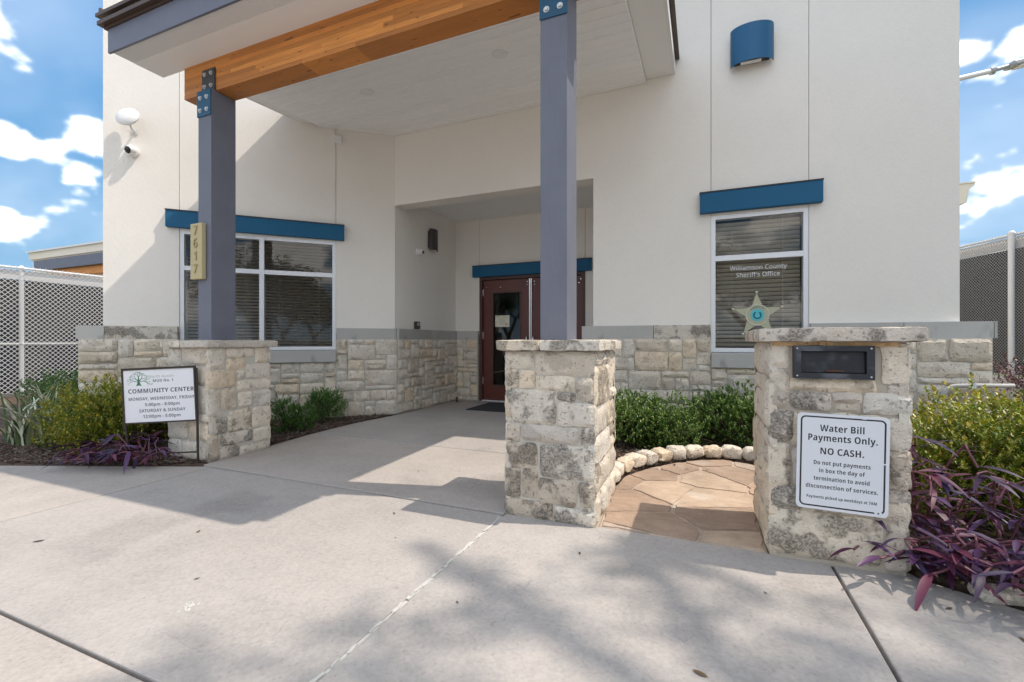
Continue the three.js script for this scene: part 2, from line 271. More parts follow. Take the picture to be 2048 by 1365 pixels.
/* ---------- ground, paving ---------- */
struct('ground', uvM(new THREE.PlaneGeometry(500, 500).rotateX(-Math.PI / 2)), M.soil, [0, -.09, 0]);
struct('parking_lot', uvM(new THREE.PlaneGeometry(90, 40).rotateX(-Math.PI / 2)), M.concrete[1], [0, -.07, 23.5]);
function slabGeo(pts, th, bev = .006) {
  const s = new THREE.Shape(pts.map(([x, z]) => new THREE.Vector2(x, -z)));
  const g = new THREE.ExtrudeGeometry(s, { depth: th - bev, bevelEnabled: true, bevelSize: bev * .9, bevelThickness: bev, bevelOffset: -bev * .9, bevelSegments: 2 }).rotateX(-Math.PI / 2);
  g.translate(0, -th, 0); return uvM(g);
}
const pave = new THREE.Group(); pave.name = 'concrete_pavement'; pave.userData.kind = 'structure'; scene.add(pave);
const J = .007;
[
  [[[-3.76 + J, -2.54 + J], [-3.76 + J, -.87 - J], [-1.10 - J, -.87 - J], [-1.10 - J, -2.52 + J]], 0],
  [[[-3.76 - J, -2.555], [-5.46, -1.89], [-9, -.6], [-9, -.87 + .27], [-9, 1.6], [-3.76 - J, 1.6]].filter((p, i) => i !== 3), 1],
  [[[-3.76 + J, -.87 + J], [-3.76 + J, 1.6], [-1.10 - J, 1.6], [-1.10 - J, -.87 + J]], 1],
  [[[-1.10 + J, -2.565], [-1.10 + J, 1.6], [.57 - J, 1.6], [.57 - J, -2.565]], 0],
  [[[.57 + J, -2.60], [.57 + J, 1.6], [7, 1.6], [7, -.4], [3.2, -1.45], [1.7, -2.15], [1.158, -2.40], [.904, -2.535], [.87, -2.60]], 2],
  [[[-3.90, -2.56 - J], [-1.10, -2.53 - J], [-1.10, -3.90 + J], [-4.06, -3.90 + J]], 1],
  [[[-4.06, -3.90 - J], [-1.10, -3.90 - J], [-1.10, -7.22], [-4.02, -7.22], [-4.0, -5.3], [-4.08, -4.6]], 0],
].forEach(([p, k]) => part('slab', slabGeo(p, .07), M.concrete[k], pave));
part('joint_sealant', bx(-1.106, -1.094, -.03, -.004, -2.5, 1.6), M.sealant, pave);
part('joint_bed', bx(-9, 7, -.075, -.055, -2.54, 1.58), M.joint, pave);
/* crumbs of old sealant along that joint */
{ const R = rng(77), gs = []; for (let i = 0; i < 70; i++) { const w = .006 + .010 * R(), l = .02 + .06 * R(), z = -2.45 + 3.2 * R() * R(); gs.push(roughBox(w, .006, l, .02, .006, 300 + i, .002).rotateY((R() - .5) * .3).translate(-1.1 + (R() - .5) * .012, .0005, z)); } const m = part('sealant_crumbs', merge(gs), M.sealant, pave); m.userData.kind = 'stuff'; }

{ const R = rng(79), gs = []; for (let i = 0; i < 16; i++) { const a = R() * 6.3, q = Math.sqrt(R()) * .05; gs.push(roughBox(.004 + .007 * R(), .0012, .008 + .016 * R(), .006, .003, 340 + i, .0005).rotateY(.9 + (R() - .5)).translate(-1.867 + Math.cos(a) * q * .5, .0012, -1.171 + Math.sin(a) * q * .8)); } const m = part('paint_flakes', merge(gs), M.sealant, pave); m.userData.kind = 'stuff'; }
/* mulch beds */
const bedL = struct('mulch_bed', slabGeo([[-3.93, -2.6], [-4.22, -2.36], [-5.46, -1.93], [-9, -.65], [-12, -.6], [-12, -9], [-6.6, -9], [-6.5, -3.0], [-4.1, -5.4], [-4.09, -4.6], [-4.1, -3.9]], .08, .02), M.mulch, [0, -.004, 0]);
const bedR = struct('mulch_bed', slabGeo([[-1.09, -3.25], [-.55, -3.25], [-.62, -3.5], [-.42, -3.98], [-.2, -4.25], [0, -4.42], [.2, -4.5], [.45, -4.45], [.45, -3.2], [.9, -3.2], [.9, -2.6], [1.2, -2.44], [1.75, -2.2], [3.2, -1.5], [7, -.45], [7, -9], [2.2, -9], [2.2, -5.4], [-1.09, -5.4]], .08, .02), M.mulch, [0, .016, 0]);
function inPoly(x, z, P) { let c = false; for (let i = 0, j = P.length - 1; i < P.length; j = i++) { const [a, b] = P[i], [d, e] = P[j]; if ((b > z) !== (e > z) && x < (d - a) * (z - b) / (e - b) + a) c = !c; } return c; }
{
  const R = rng(5), geo = new THREE.BoxGeometry(1, 1, 1), chipMat = std({ color: 0xffffff, roughness: 1 });
  const areas = [[[[-3.95, -2.62], [-4.22, -2.38], [-5.46, -1.96], [-6.9, -1.5], [-6.9, -3.2], [-6.4, -3.0], [-4.1, -5.35], [-4.1, -3.9]], 7000, .0], [[[-.62, -3.5], [-.42, -4.0], [-.2, -4.27], [0, -4.44], [.2, -4.52], [.45, -4.5], [.45, -5.3], [-1.05, -5.3], [-1.05, -3.3]], 1600, .02], [[[.95, -2.6], [1.2, -2.46], [1.75, -2.25], [2.6, -1.9], [2.6, -5.3], [.95, -5.3]], 2600, .02]];
  const dummy = new THREE.Object3D(); let total = 0; const list = [];
  for (const [P, n, y] of areas) { const xs = P.map(p => p[0]), zs = P.map(p => p[1]); let k = 0, guard = 0; while (k < n && guard++ < n * 12) { const x = mix(Math.min(...xs), Math.max(...xs), R()), z = mix(Math.min(...zs), Math.max(...zs), R()); if (!inPoly(x, z, P)) continue; k++; list.push([x, y, z]); } }
  const im = new THREE.InstancedMesh(geo, chipMat, list.length); const c = new THREE.Color();
  list.forEach(([x, y, z], i) => { dummy.position.set(x, y + .004 + .012 * R(), z); dummy.rotation.set((R() - .5) * .7, R() * 6.3, (R() - .5) * .7); const l = .02 + .05 * R() * R() + .01; dummy.scale.set(l, .004 + .005 * R(), .006 + .012 * R()); dummy.updateMatrix(); im.setMatrixAt(i, dummy.matrix); const k = .5 + R(), gr = R() < .3 ? 1 : 0; c.setRGB((gr ? .16 : .12) * k, (gr ? .14 : .075) * k, (gr ? .12 : .055) * k); im.setColorAt(i, c); });
  im.name = 'bark_mulch'; im.userData = { kind: 'stuff', label: 'shredded brown bark mulch covering the planting beds', category: 'mulch' }; im.castShadow = im.receiveShadow = true; scene.add(im);
}

/* flagstone patch between the two stone piers, with an edging of rounded stones */
{
  const reg = [[-.53, -2.57], [.31, -2.57], [.31, -3.15], [.44, -4.33], [.2, -4.42], [0, -4.33], [-.2, -4.15], [-.39, -3.9], [-.54, -3.6], [-.57, -3.2]];
  const fp = new THREE.Group(); fp.name = 'flagstone_paving'; fp.userData.kind = 'structure'; scene.add(fp);
  part('setting_bed', bx(-.64, .40, -.06, -.014, -3.4, -2.52), M.mortarTan, fp); part('mortar_bed', slabGeo(reg, .05, .003), M.flagBed, fp, [0, -.002, 0]);
  const R = rng(41), sites = []; for (let j = 0; j < 6; j++) for (let i = 0; i < 3; i++) sites.push([-.58 + (i + .5 + (R() - .5) * 1.1 + (j % 2 ? .3 : -.3)) * .34, -2.5 - (j + .5 + (R() - .5) * .9) * .33]);
  const clip = (P, a, b) => { const mx = (a[0] + b[0]) / 2, mz = (a[1] + b[1]) / 2, nx = b[0] - a[0], nz = b[1] - a[1], d = p => (p[0] - mx) * nx + (p[1] - mz) * nz, o = []; for (let i = 0; i < P.length; i++) { const p = P[i], q = P[(i + 1) % P.length], dp = d(p), dq = d(q); if (dp <= 0) o.push(p); if (dp * dq < 0) { const t = dp / (dp - dq); o.push([mix(p[0], q[0], t), mix(p[1], q[1], t)]); } } return o; };
  sites.forEach((s, k) => {
    let P = reg; sites.forEach((q, m) => { if (m !== k && P.length) P = clip(P, s, q); }); if (P.length < 3) return;
    const cx = P.reduce((a, p) => a + p[0], 0) / P.length, cz = P.reduce((a, p) => a + p[1], 0) / P.length; const Q = [];
    P.forEach((p, i) => { const q = P[(i + 1) % P.length], L = Math.hypot(q[0] - p[0], q[1] - p[1]), n = Math.max(1, Math.round(L / .06)); for (let t = 0; t < n; t++) { let x = mix(p[0], q[0], t / n), z = mix(p[1], q[1], t / n); const dx = cx - x, dz = cz - z, l = Math.hypot(dx, dz), sh2 = .006 + .016 * R(); Q.push([x + dx / l * sh2, z + dz / l * sh2]); } });
    let ar = 0; Q.forEach((p, i) => { const q = Q[(i + 1) % Q.length]; ar += p[0] * q[1] - q[0] * p[1]; }); if (Math.abs(ar) < .006) return; if (ar > 0) Q.reverse();
    part('flagstone', slabGeo(Q, .035, .004), M.flag[Math.floor(R() * M.flag.length)], fp, [0, .004 + .004 * R(), 0]);
  });
  const ed = thing('stone_edging', 'curved row of rounded pale stones edging the flagstone patch', 'edging', [0, 0, -4.2]);
  const arc = new THREE.CatmullRomCurve3([[-.62, -3.3], [-.6, -3.62], [-.46, -3.98], [-.24, -4.27], [0, -4.44], [.24, -4.52], [.52, -4.5]].map(([x, z]) => new THREE.Vector3(x, 0, z)));
  for (let k = 0; k < 11; k++) { const p = arc.getPointAt((k + .5) / 11), t = arc.getTangentAt((k + .5) / 11), L = arc.getLength() / 11; part('stone', roughBox(L * (.93 + .1 * R()), .095 + .02 * R(), .12 + .03 * R(), .022, .022, 500 + k, .042), M.stone[[0, 1, 3, 1, 0, 3][k % 6]], ed, [p.x, .055, p.z + 4.2], [0, Math.atan2(-t.z, t.x), (R() - .5) * .1]); }
}

/* ---------- main building ---------- */
const CX = -4.085, ZR = -5.43, ZB = -7.2, TOP = 7.1, RX = -1.19;
const FL = fr(CX, ZR, Math.PI / 4), FR = fr(0, ZR, 0), FB = fr(0, ZB, 0), FS = fr(CX, ZR, Math.PI / 2);
const bld = thing('community_building', 'cream stucco building with limestone base and angled entrance recess', 'building');
const pane3 = (f, x0, x1, y0, y1, t = .05, seed = 0) => put(part('stucco_panel', bx(x0, x1, y0, y1, -t, 0, seed * .7, seed * .3), M.stucco, bld), f);
const back = (f, x0, x1, y0, y1, z0 = -.28, z1 = -.052) => put(part('wall_core', bx(x0, x1, y0, y1, z0, z1), M.block, bld), f);
const g8 = .0026;
// angled wall with the wide window
const LW0 = -2.59, LW1 = -.795, LEND = -3.33, WY0 = .93, WY1 = 2.42;
pane3(FL, LEND, LW0 - g8, 1.16, TOP, .05, 1); pane3(FL, LW0 + g8, LW1 - g8, WY1, TOP, .05, 2); pane3(FL, LW1 + g8, 0, 1.16, TOP, .05, 3);
back(FL, LEND, LW0, 0, TOP); back(FL, LW0, LW1, WY1, TOP); back(FL, LW0, LW1, 0, WY0); back(FL, LW1, -.03, 0, TOP);
// long wall with the office window
const RW0 = .108, RW1 = 1.02, REND = 2.2;
pane3(FR, CX, RX, 3.01, TOP, .25, 4); pane3(FR, RX, RW0 - g8, 1.16, TOP, .05, 4); pane3(FR, RW0 + g8, RW1 - g8, WY1, TOP, .05, 5); pane3(FR, RW1 + g8, REND, 1.16, TOP, .05, 6);
back(FR, RX + .05, RW0, 0, TOP); back(FR, RW0, RW1, WY1, TOP); back(FR, RW0, RW1, 0, WY0); back(FR, RW1, REND, 0, TOP);
// entrance recess
const RD = ZR - ZB;
pane3(FS, 0, RD, 1.16, 3.19, .05, 7); back(FS, 0.12, RD + .2, 0, 3.3, -.2);
part('recess_ceiling', bx(CX - .1, RX + .1, 3.19, 3.26, ZB - .1, ZR - .25), M.soffit, bld);
part('recess_wall', bx(RX, RX + .05, 0, 3.19, ZB, ZR - .05), M.stucco, bld);
const DX0 = -3.60, DX1 = -1.71, DTOP = 2.17;
pane3(FB, CX, DX0 - g8, 1.16, 3.19, .05, 8); pane3(FB, DX0 + g8, DX1 - g8, DTOP, 3.19, .05, 9); pane3(FB, DX1 + g8, RX, 0, 3.19, .05, 10);
back(FB, CX - .2, DX0, 0, 3.3, -.2); back(FB, DX0, DX1, DTOP, 3.3, -.2); back(FB, DX1, RX + .3, 0, 3.3, -.2);
// the rest of the shell (out of view): side walls, rear, roof, floor
part('side_wall', bx(-6.44, -6.40, 0, TOP, -16, -3.18), M.stucco, bld); part('side_wall', bx(REND - .25, REND, 0, TOP, -16, ZR - .06), M.stucco, bld); part('rear_wall', bx(-6.44, REND, 0, TOP, -16.25, -16), M.stucco, bld);
{ const s = new THREE.Shape([[-6.44, 3.07], [CX, 5.43], [REND, 5.43], [REND, 16.25], [-6.44, 16.25]].map(p => new THREE.Vector2(...p))); part('roof', uvM(new THREE.ExtrudeGeometry(s, { depth: .3, bevelEnabled: false }).rotateX(-Math.PI / 2)), M.roofMetal, bld, [0, TOP, 0]); }
part('interior_floor', bx(-6.4, REND, -.06, -.01, -16, -7.25), M.room, bld);

// stone base
const stoneMix = [M.stone[0], M.stone[1], M.stone[5], M.stone[2], M.stone[0], M.stone[3], M.stone[1], M.stone[5]];
function veneer(f, x0, x1, y1, seed, o = {}) {
  const m = part('stone_base', bx(x0, x1, 0, y1, -.06, .062), M.mortar, bld); put(m, f);
  layStones(m, ashlar(x1 - x0, y1, seed), stoneMix, .062, { x0, amp: .022, ...o }); return m;
}
const CAPB = 1.075;
function capRun(f, x0, x1, lens, seed, mats = [0]) {   // weathered ledge stones with a sloping wash
  let x = x0, k = 0; while (x < x1 - .02) {
    const L = Math.min(lens[k % lens.length], x1 - x), s = new THREE.Shape([[-.055, 0], [.135, 0], [.138, .004], [.138, .088], [.132, .095], [0.0, .152], [-.055, .152]].map(p => new THREE.Vector2(p[0], p[1])));
    const g = new THREE.ExtrudeGeometry(s, { depth: L - .006, bevelEnabled: false, steps: 4 }).rotateY(-Math.PI / 2).scale(1, 1, 1); g.rotateY(Math.PI); // profile in z, run along x
    uvM(g, seed + k * .77, k * .31); const m = part('ledge_stone', g, M.cast[mats[k % mats.length]], bld); put(m, f, x + .003, CAPB, 0); x += L; k++;
  }
}
function sill(f, x0, x1) { put(part('sill', rbx(x0, x1, .765, WY0 - .006, -.055, .128, .008, x0, 2), M.cast[0], bld), f); }
const TM = .1 * Math.tan(Math.PI / 8);
veneer(FL, -3.53, LW0, CAPB, 11); capRun(FL, -3.56, LW0 - .004, [.26, .71], 1, [2, 3]);
veneer(FL, LW0, LW1, .765, 12); sill(FL, LW0, LW1);
veneer(FL, LW1, TM - .02, CAPB, 13); capRun(FL, LW1 + .004, TM + .012, [.9], 2, [0]);
veneer(FS, -TM + .02, RD - .05, CAPB, 14); capRun(FS, -TM - .012, RD - .02, [.95, .8], 3, [1, 0]);
veneer(FB, CX + .05, DX0 - .01, CAPB, 15); capRun(FB, CX + .02, DX0 - .01, [.6], 4, [2]);
veneer(FR, RX - .09, RW0, CAPB, 16); capRun(FR, RX - .13, RW0 - .004, [.83, .7], 5, [0, 3]);
veneer(FR, RW0, RW1, .765, 17); sill(FR, RW0, RW1);
veneer(FR, RW1, REND + .2, CAPB, 18); capRun(FR, RW1 + .004, REND + .24, [.75, .64], 6, [0, 2]);
part('stone_return', bx(REND + .001, REND + .19, 0, CAPB, -7, ZR - .061), M.mortar, bld); part('stone_return', bx(RX - .09, RX - .002, 0, CAPB, ZB, ZR - .061), M.mortar, bld); part('ledge_stone', bx(RX - .13, RX - .002, CAPB, CAPB + .12, ZB, ZR - .056), M.cast[0], bld);

// head boards over the openings
const head = (f, x0, x1, y0, y1, mat = M.teal) => { const m = part('head_board', rbx(x0, x1, y0, y1, 0.002, .075, .004), mat, bld); put(m, f); part('drip_flashing', bx(x0 - .004, x1 + .004, y1, y1 + .012, .002, .082), M.bronze, m); return m; };
head(FL, -2.715, -.69, 2.435, 2.635); head(FR, -.005, 1.13, 2.44, 2.655); head(FB, -3.71, -1.60, 2.172, 2.36);

// windows
const font = await new FontLoader().loadAsync('fonts/droid/droid_sans_bold.typeface.json');
const fontR = await new FontLoader().loadAsync('fonts/droid/droid_sans_regular.typeface.json');
function windowUnit(f, x0, x1, y0, y1, mull, ty, slat, pitch, tilt, depth, label) {
  const w = .045, zf = -.012, zb = -.10, G = [bx(x0, x1, y1 - w, y1, zb, zf), bx(x0, x1, y0, y0 + w, zb, zf + .012), bx(x0, x0 + w, y0 + w, y1 - w, zb, zf), bx(x1 - w, x1, y0 + w, y1 - w, zb, zf)];
  const xs = [x0 + w, ...mull.flatMap(m => [m - .028, m + .028]), x1 - w], ys = [y0 + w, ty - .028, ty + .028, y1 - w];
  for (const m of mull) G.push(bx(m - .028, m + .028, y0 + w, y1 - w, zb, zf));
  for (let i = 0; i < xs.length; i += 2) G.push(bx(xs[i], xs[i + 1], ty - .028, ty + .028, zb, zf - .003));
  const win = part('window', merge(G), M.alu, bld); win.userData.label = label; put(win, f);
  for (let i = 0; i < xs.length; i += 2) for (let j = 0; j < 4; j += 2) part('pane', new THREE.PlaneGeometry(xs[i + 1] - xs[i], ys[j + 1] - ys[j]).translate((xs[i] + xs[i + 1]) / 2, (ys[j] + ys[j + 1]) / 2, -.045), M.glass, win);
  const R = rng(Math.round(x0 * 100) + 999); const sg = {};
  for (let i = 0; i < xs.length; i += 2) {
    const L = xs[i + 1] - xs[i] - .012, cx = (xs[i] + xs[i + 1]) / 2, g = sg[i] = box(L, .003, depth);
    for (let y = y0 + w + .03; y < y1 - w - .01; y += pitch) part('blind_slat', g, slat, win, [cx + (R() - .5) * .003, y + (R() - .5) * .002, -.155], [tilt + (R() - .5) * .05, 0, (R() - .5) * .004]);
    for (const q of [-.3, .3]) part('blind_cord', box(.004, y1 - y0 - .12, .003, cx + q * L, (y0 + y1) / 2, -.122), slat, win);
  }
  return win;
}
windowUnit(FL, LW0, LW1, WY0, WY1, [-1.70], 1.955, M.slatDark, .043, -.45, .045, 'wide window with dark blinds');
const offWin = windowUnit(FR, RW0, RW1, WY0, WY1, [], 1.95, M.slatTan, .046, -.78, .048, 'tall window with tan blinds closed');
{
  const mk = (t, size, y, x) => { const g = new TextGeometry(t, { font: fontR, size, depth: .0015, curveSegments: 3 }); g.computeBoundingBox(); g.translate(x - (g.boundingBox.max.x + g.boundingBox.min.x) / 2, y, -.0435); return g; };
  part('lettering', merge([mk('Williamson County', .046, 1.815, .565), mk("Sheriff's Office", .046, 1.738, .565)]), M.white, offWin);
}
// double door
{
  const d = part('door_frame', merge([bx(DX0, DX0 + .05, 0, DTOP, -.14, .012), bx(DX1 - .05, DX1, 0, DTOP, -.14, .012), bx(DX0 + .05, DX1 - .05, DTOP - .05, DTOP, -.14, .012)]), M.doorFrame, bld); put(d, FB);
  part('threshold', bx(DX0 + .05, DX1 - .05, 0, .015, -.12, .02), M.alu, d);
  const mid = -2.655;
  [[DX0 + .052, mid - .004, 0], [mid + .004, DX1 - .052, 1]].forEach(([a, b, k]) => {
    const lf = part('door', merge([bx(a, a + .19, .02, DTOP - .055, -.09, -.045, k, 0), bx(b - .19, b, .02, DTOP - .055, -.09, -.045, k, 1), bx(a + .19, b - .19, 1.895, DTOP - .055, -.09, -.045, k, 2), bx(a + .19, b - .19, .02, .275, -.09, -.045, k, 3)]), M.doorRed, bld); put(lf, FB);
    part('lite_stop', merge([bx(a + .172, a + .197, .26, 1.91, -.044, -.036), bx(b - .197, b - .172, .26, 1.91, -.044, -.036), bx(a + .197, b - .197, 1.885, 1.91, -.044, -.036), bx(a + .197, b - .197, .26, .285, -.044, -.036)]), M.doorFrame, lf);
    part('glass', new THREE.PlaneGeometry(b - a - .38, 1.62).translate((a + b) / 2, 1.085, -.066), M.glassTint, lf);
    const hx = k ? b + .004 : a - .004; for (const y of [.35, 1.15, 1.9]) part('hinge', cyl(.009, .009, .12, 10), M.chrome, lf, [hx, y, -.036]);
    part('handle', tube([[k ? mid + .06 : mid - .06, .93, -.045], [k ? mid + .06 : mid - .06, .93, .01], [k ? mid + .06 : mid - .06, 1.12, .01], [k ? mid + .06 : mid - .06, 1.12, -.045]], .011, 30, 8), M.chrome, lf);
    for (const [sx, sy] of [[.03, 2.06], [.06, 2.0], [.33, 1.99], [.83, 2.06], [.83, 2.01]]) part('bolt', cyl(.007, .007, .006, 8).rotateX(Math.PI / 2), M.chrome, lf, [k ? b - sx : a + sx, sy, -.043]);
    if (!k) { const cv = document.createElement('canvas'); cv.width = 256; cv.height = 192; const c = cv.getContext('2d'); c.fillStyle = '#dcd9c8'; c.fillRect(0, 0, 256, 192); c.strokeStyle = '#8f8d7c'; c.lineWidth = 3; for (let i = 0; i < 7; i++) { c.beginPath(); c.moveTo(60 + (i % 3) * 12, 54 + i * 15); c.lineTo(196 - (i % 2) * 26, 54 + i * 15); c.stroke(); } c.fillStyle = '#7b8a5a'; c.fillRect(24, 16, 60, 8); c.fillRect(96, 22, 120, 7); c.fillStyle = '#b0453c'; for (const [x, y] of [[190, 140], [206, 156], [222, 146], [198, 164]]) { c.beginPath(); c.arc(x, y, 8, 0, 7); c.fill(); } const t = new THREE.CanvasTexture(cv); t.colorSpace = THREE.SRGBColorSpace; part('notice', box(.27, .20, .002, -3.19, 1.395, -.060), M.paper, lf); part('notice_print', new THREE.PlaneGeometry(.264, .194).translate(-3.19, 1.395, -.0575), std({ map: t, roughness: .8 }), lf); }
  });
  part('astragal', merge([bx(mid - .022, mid - .006, .03, DTOP - .06, -.043, -.018), bx(mid + .006, mid + .022, .03, DTOP - .06, -.043, -.018)]), M.chrome, d);
}
single('door_mat', uvM(new RoundedBoxGeometry(1.5, .012, .85, 1, .005)), M.mat, 'dark grey entrance mat lying before the red double door', 'mat', [-2.55, .008, -6.55]);

/* ---------- canopy ---------- */
const CL = -5.0, CR = -.26, CF = -2.41, SOF = 3.676, slope = .075, ceilY = z => 4.02 - slope * (z - ZR);
const can = thing('entrance_canopy', 'white ceilinged entrance canopy with slate grey fascia and brown metal roof', 'canopy', [-2.6, 0, -3.9]);
const cg = (g) => g.translate(2.6, 0, 3.9);
{
  const tilt = g => { const p = g.attributes.position; for (let i = 0; i < p.count; i++) p.setY(i, p.getY(i) + ceilY(p.getZ(i))); g.computeVertexNormals(); return uvM(g); };
  const sheet = (x0, x1, y0, y1, z0, z1) => tilt(bx(x0, x1, y0, y1, z0, z1));
  const deck = part('ceiling', cg(sheet(CL + .02, CR - .02, .075, .12, ZR + .002, -2.86)), M.soffit, can);
  const zA = -3.045, n = 17, pw = (zA - (ZR + .004)) / n; const R = rng(61);
  for (let i = 0; i < n; i++) {
    const z0 = ZR + .004 + i * pw, z1 = z0 + pw - .007; const lz = Math.max(-4.75 - 0, CX - ((z0 + z1) / 2 - ZR) + .0); let xl = Math.max(-4.78, CX - (z0 - ZR) + .01);
    const s = new THREE.Shape(); const xa = Math.max(-4.78, CX - (z0 - ZR) + .004), xb = Math.max(-4.78, CX - (z1 - ZR) + .004);
    s.moveTo(xa, -z0); s.lineTo(-.575, -z0); s.lineTo(-.575, -z1); s.lineTo(xb, -z1); s.closePath();
    const g = new THREE.ExtrudeGeometry(s, { depth: .07, bevelEnabled: true, bevelSize: .006, bevelThickness: .006, bevelOffset: -.006, bevelSegments: 1 }).rotateX(-Math.PI / 2); const p = g.attributes.position; for (let k = 0; k < p.count; k++) p.setY(k, p.getY(k) + ceilY(p.getZ(k))); g.computeVertexNormals();
    part('ceiling_plank', cg(uvM(g, R() * 3, R() * 3)), M.plank[Math.floor(R() * 3)], deck);
  }
  // raised vented margin on the right and left of the planks
  part('soffit_margin', cg(sheet(-.572, CR - .03, .035, .073, ZR + .002, -2.86)), M.soffit, can);
  part('soffit_margin', cg(sheet(CL + .03, -4.783, .035, .073, -4.62, -2.86)), M.soffit, can);
  // boxed front overhang
  part('front_soffit', cg(bx(CL + .05, CR - .03, SOF, SOF + .03, -2.86, CF - .19)), M.soffit, can);
  const vs = part('vented_strip', cg(bx(CL + .05, CR - .03, SOF + .002, SOF + .03, CF - .188, CF - .022)), M.white, can);
  part('vent_ribs', cg(merge(Array.from({ length: 230 }, (_, i) => box(.008, .003, .15, CL + .07 + i * .0203, SOF + .0005, CF - .105)))), M.white, vs);
  part('fascia', cg(merge([bx(CL + .03, CR - .01, SOF - .012, 3.875, CF - .02, CF)])), M.slateFascia, can);
  part('side_fascia', cg(merge([sheet(CR - .03, CR, .03, .16, ZR + .002, CF - .022), sheet(CL + .03, CL + .05, .03, .16, -4.45, CF - .022)])), M.white, can);
  part('box_back', cg(bx(CL + .05, CR - .03, SOF + .03, 3.83, -2.862, -2.85)), M.soffit, can);
  const roof = part('metal_roof', cg(merge([tilt(new THREE.BoxGeometry(CR - CL + .09, .03, CF + .06 - ZR - .01).translate((CL + CR) / 2, .20, (CF + .06 + ZR + .01) / 2)), bx(CL - .03, CR + .03, 3.90, 3.935, CF - .02, CF + .055), bx(CL + .0, CR + .012, 3.877, 3.90, CF - .02, CF + .016)])), M.roofMetal, can);
  for (let x = CL; x <= CR; x += .395) part('standing_seam', cg(tilt(new THREE.BoxGeometry(.022, .045, CF + .05 - ZR - .02).translate(x, .237, (CF + .05 + ZR + .02) / 2))), M.roofMetal, roof);
  for (const [x, z] of [[-3.55, -4.2], [-1.85, -4.15]]) { const t = part('downlight', new THREE.TorusGeometry(.075, .008, 8, 32).rotateX(Math.PI / 2), M.white, can, [x + 2.6, ceilY(z) - .004, z + 3.9], [Math.atan(slope), 0, 0]); part('lens', cyl(.07, .07, .004, 28), M.plasticWhite, t); }
}
/* glued laminated beam */
{
  const b = thing('glulam_beam', 'orange brown glued laminated timber beam carrying the canopy front', 'beam', [-2.5, 3.375, -2.943]);
  const R = rng(91), y1 = 3.80, n = 11, lh = (y1 - 3.375) / n, x0 = -4.60, x1 = -.42;
  for (let j = 0; j < n; j++) { let x = x0; while (x < x1 - .01) { let L = .55 + 1.5 * R(); if (x1 - x - L < .4) L = x1 - x; const e = .0008 * R(); part('lamination', uvM(new THREE.BoxGeometry(L - .0012, lh - .0008, .197 + 2 * e).translate(x + L / 2 + 2.5, (j + .5) * lh, 0), R() * 5, R() * 5), M.wood[Math.floor(R() * M.wood.length)], b); x += L; } }
}
/* posts */
const postX = [-4.24, -.871];
postX.forEach((px, k) => {
  const p = thing('canopy_post', k ? 'slate grey square timber post standing on pier beside the flagstones' : 'slate grey square timber post bearing the house number block', 'post', [px, 1.055, -2.92], 0, 'canopy posts on stone piers');
  part('shaft', rbx(-.09, .09, 0, 3.372 - 1.055, -.12, .12, .004, k * .3, k), M.slate, p);
  const lo = part('steel_plate', rbx(-.093, .093, 3.13 - 1.055, 3.37 - 1.055, .1205, .130, .002), M.tealDark, p), hi = part('steel_plate', rbx(-.085, .09, 3.37 - 1.055, 3.585 - 1.055, .080, .090, .002), M.steel, p);
  for (const [pl, z, y0] of [[lo, .131, 3.185], [hi, .091, 3.425]]) for (const x of [-.045, .045]) for (const y of [0, .115]) { const bt = part('bolt', merge([cyl(.020, .020, .004, 18).rotateX(Math.PI / 2), cyl(.0125, .0125, .014, 6).rotateX(Math.PI / 2).translate(0, 0, .006)]), M.bolt, pl, [x, y0 + y - 1.055, z]); }
});
{
  const h = thing('house_number_block', 'tan block with raised numerals fixed to the slate post', 'sign', [-4.285, 1.62, -2.797]);
  part('block', rbx(-.088, .072, 0, .515, 0, .042, .005), M.tan, h);
  '7617'.split('').forEach((ch, i) => { const g = new TextGeometry(ch, { font: fontR, size: .082, depth: .008, curveSegments: 5 }); g.computeBoundingBox(); g.translate(-(g.boundingBox.max.x + g.boundingBox.min.x) / 2 - .01, .515 - .105 - i * .118, .042); part('numeral', g, M.tanDark, h); });
}

/* ---------- stone piers ---------- */
function pier(name, label, x0, x1, z0, z1, h, seed, front, opt = {}) {
  const cx = (x0 + x1) / 2, cz = (z0 + z1) / 2, w = x1 - x0, d = z1 - z0; const t = thing(name, label, 'pier', [cx, 0, cz]);
  part('mortar_core', bx(-w / 2 + .016, w / 2 - .016, -.01, h, -d / 2 + .016, d / 2 - .016), opt.mortar || M.mortar, t);
  const o = { amp: .017, t: .016, drop: .012, joint: opt.joint ?? .012, res: .024 };
  const dk = l => l;
  layStones(t, front ? front.map(r => [r[0] - cx, r[1] - cx, Math.max(r[2], .0), r[3], r[4]]) : dk(ashlar(w, h, seed, .09, .08).map(r => [r[0] - w / 2, r[1] - w / 2, r[2], r[3]])), opt.mats || M.stone, d / 2 - .016, { ...o, joint: front ? -.004 : o.joint });
  for (const [turn, ln, ds, sd] of [[Math.PI / 2, d, w, 1], [Math.PI, w, d, 2], [-Math.PI / 2, d, w, 3]]) layStones(t, sd === 1 && opt.right ? opt.right : dk(ashlar(ln, h, seed + sd, .10, .085).map(r => [r[0] - ln / 2, r[1] - ln / 2, r[2], r[3]])), opt.side?.[sd] || opt.mats || M.stone, ds / 2 - .016, { ...o, turn, joint: sd === 1 && opt.right ? -.002 : o.joint });
  return t;
}
const S = M.stone, D = M.stoneD;
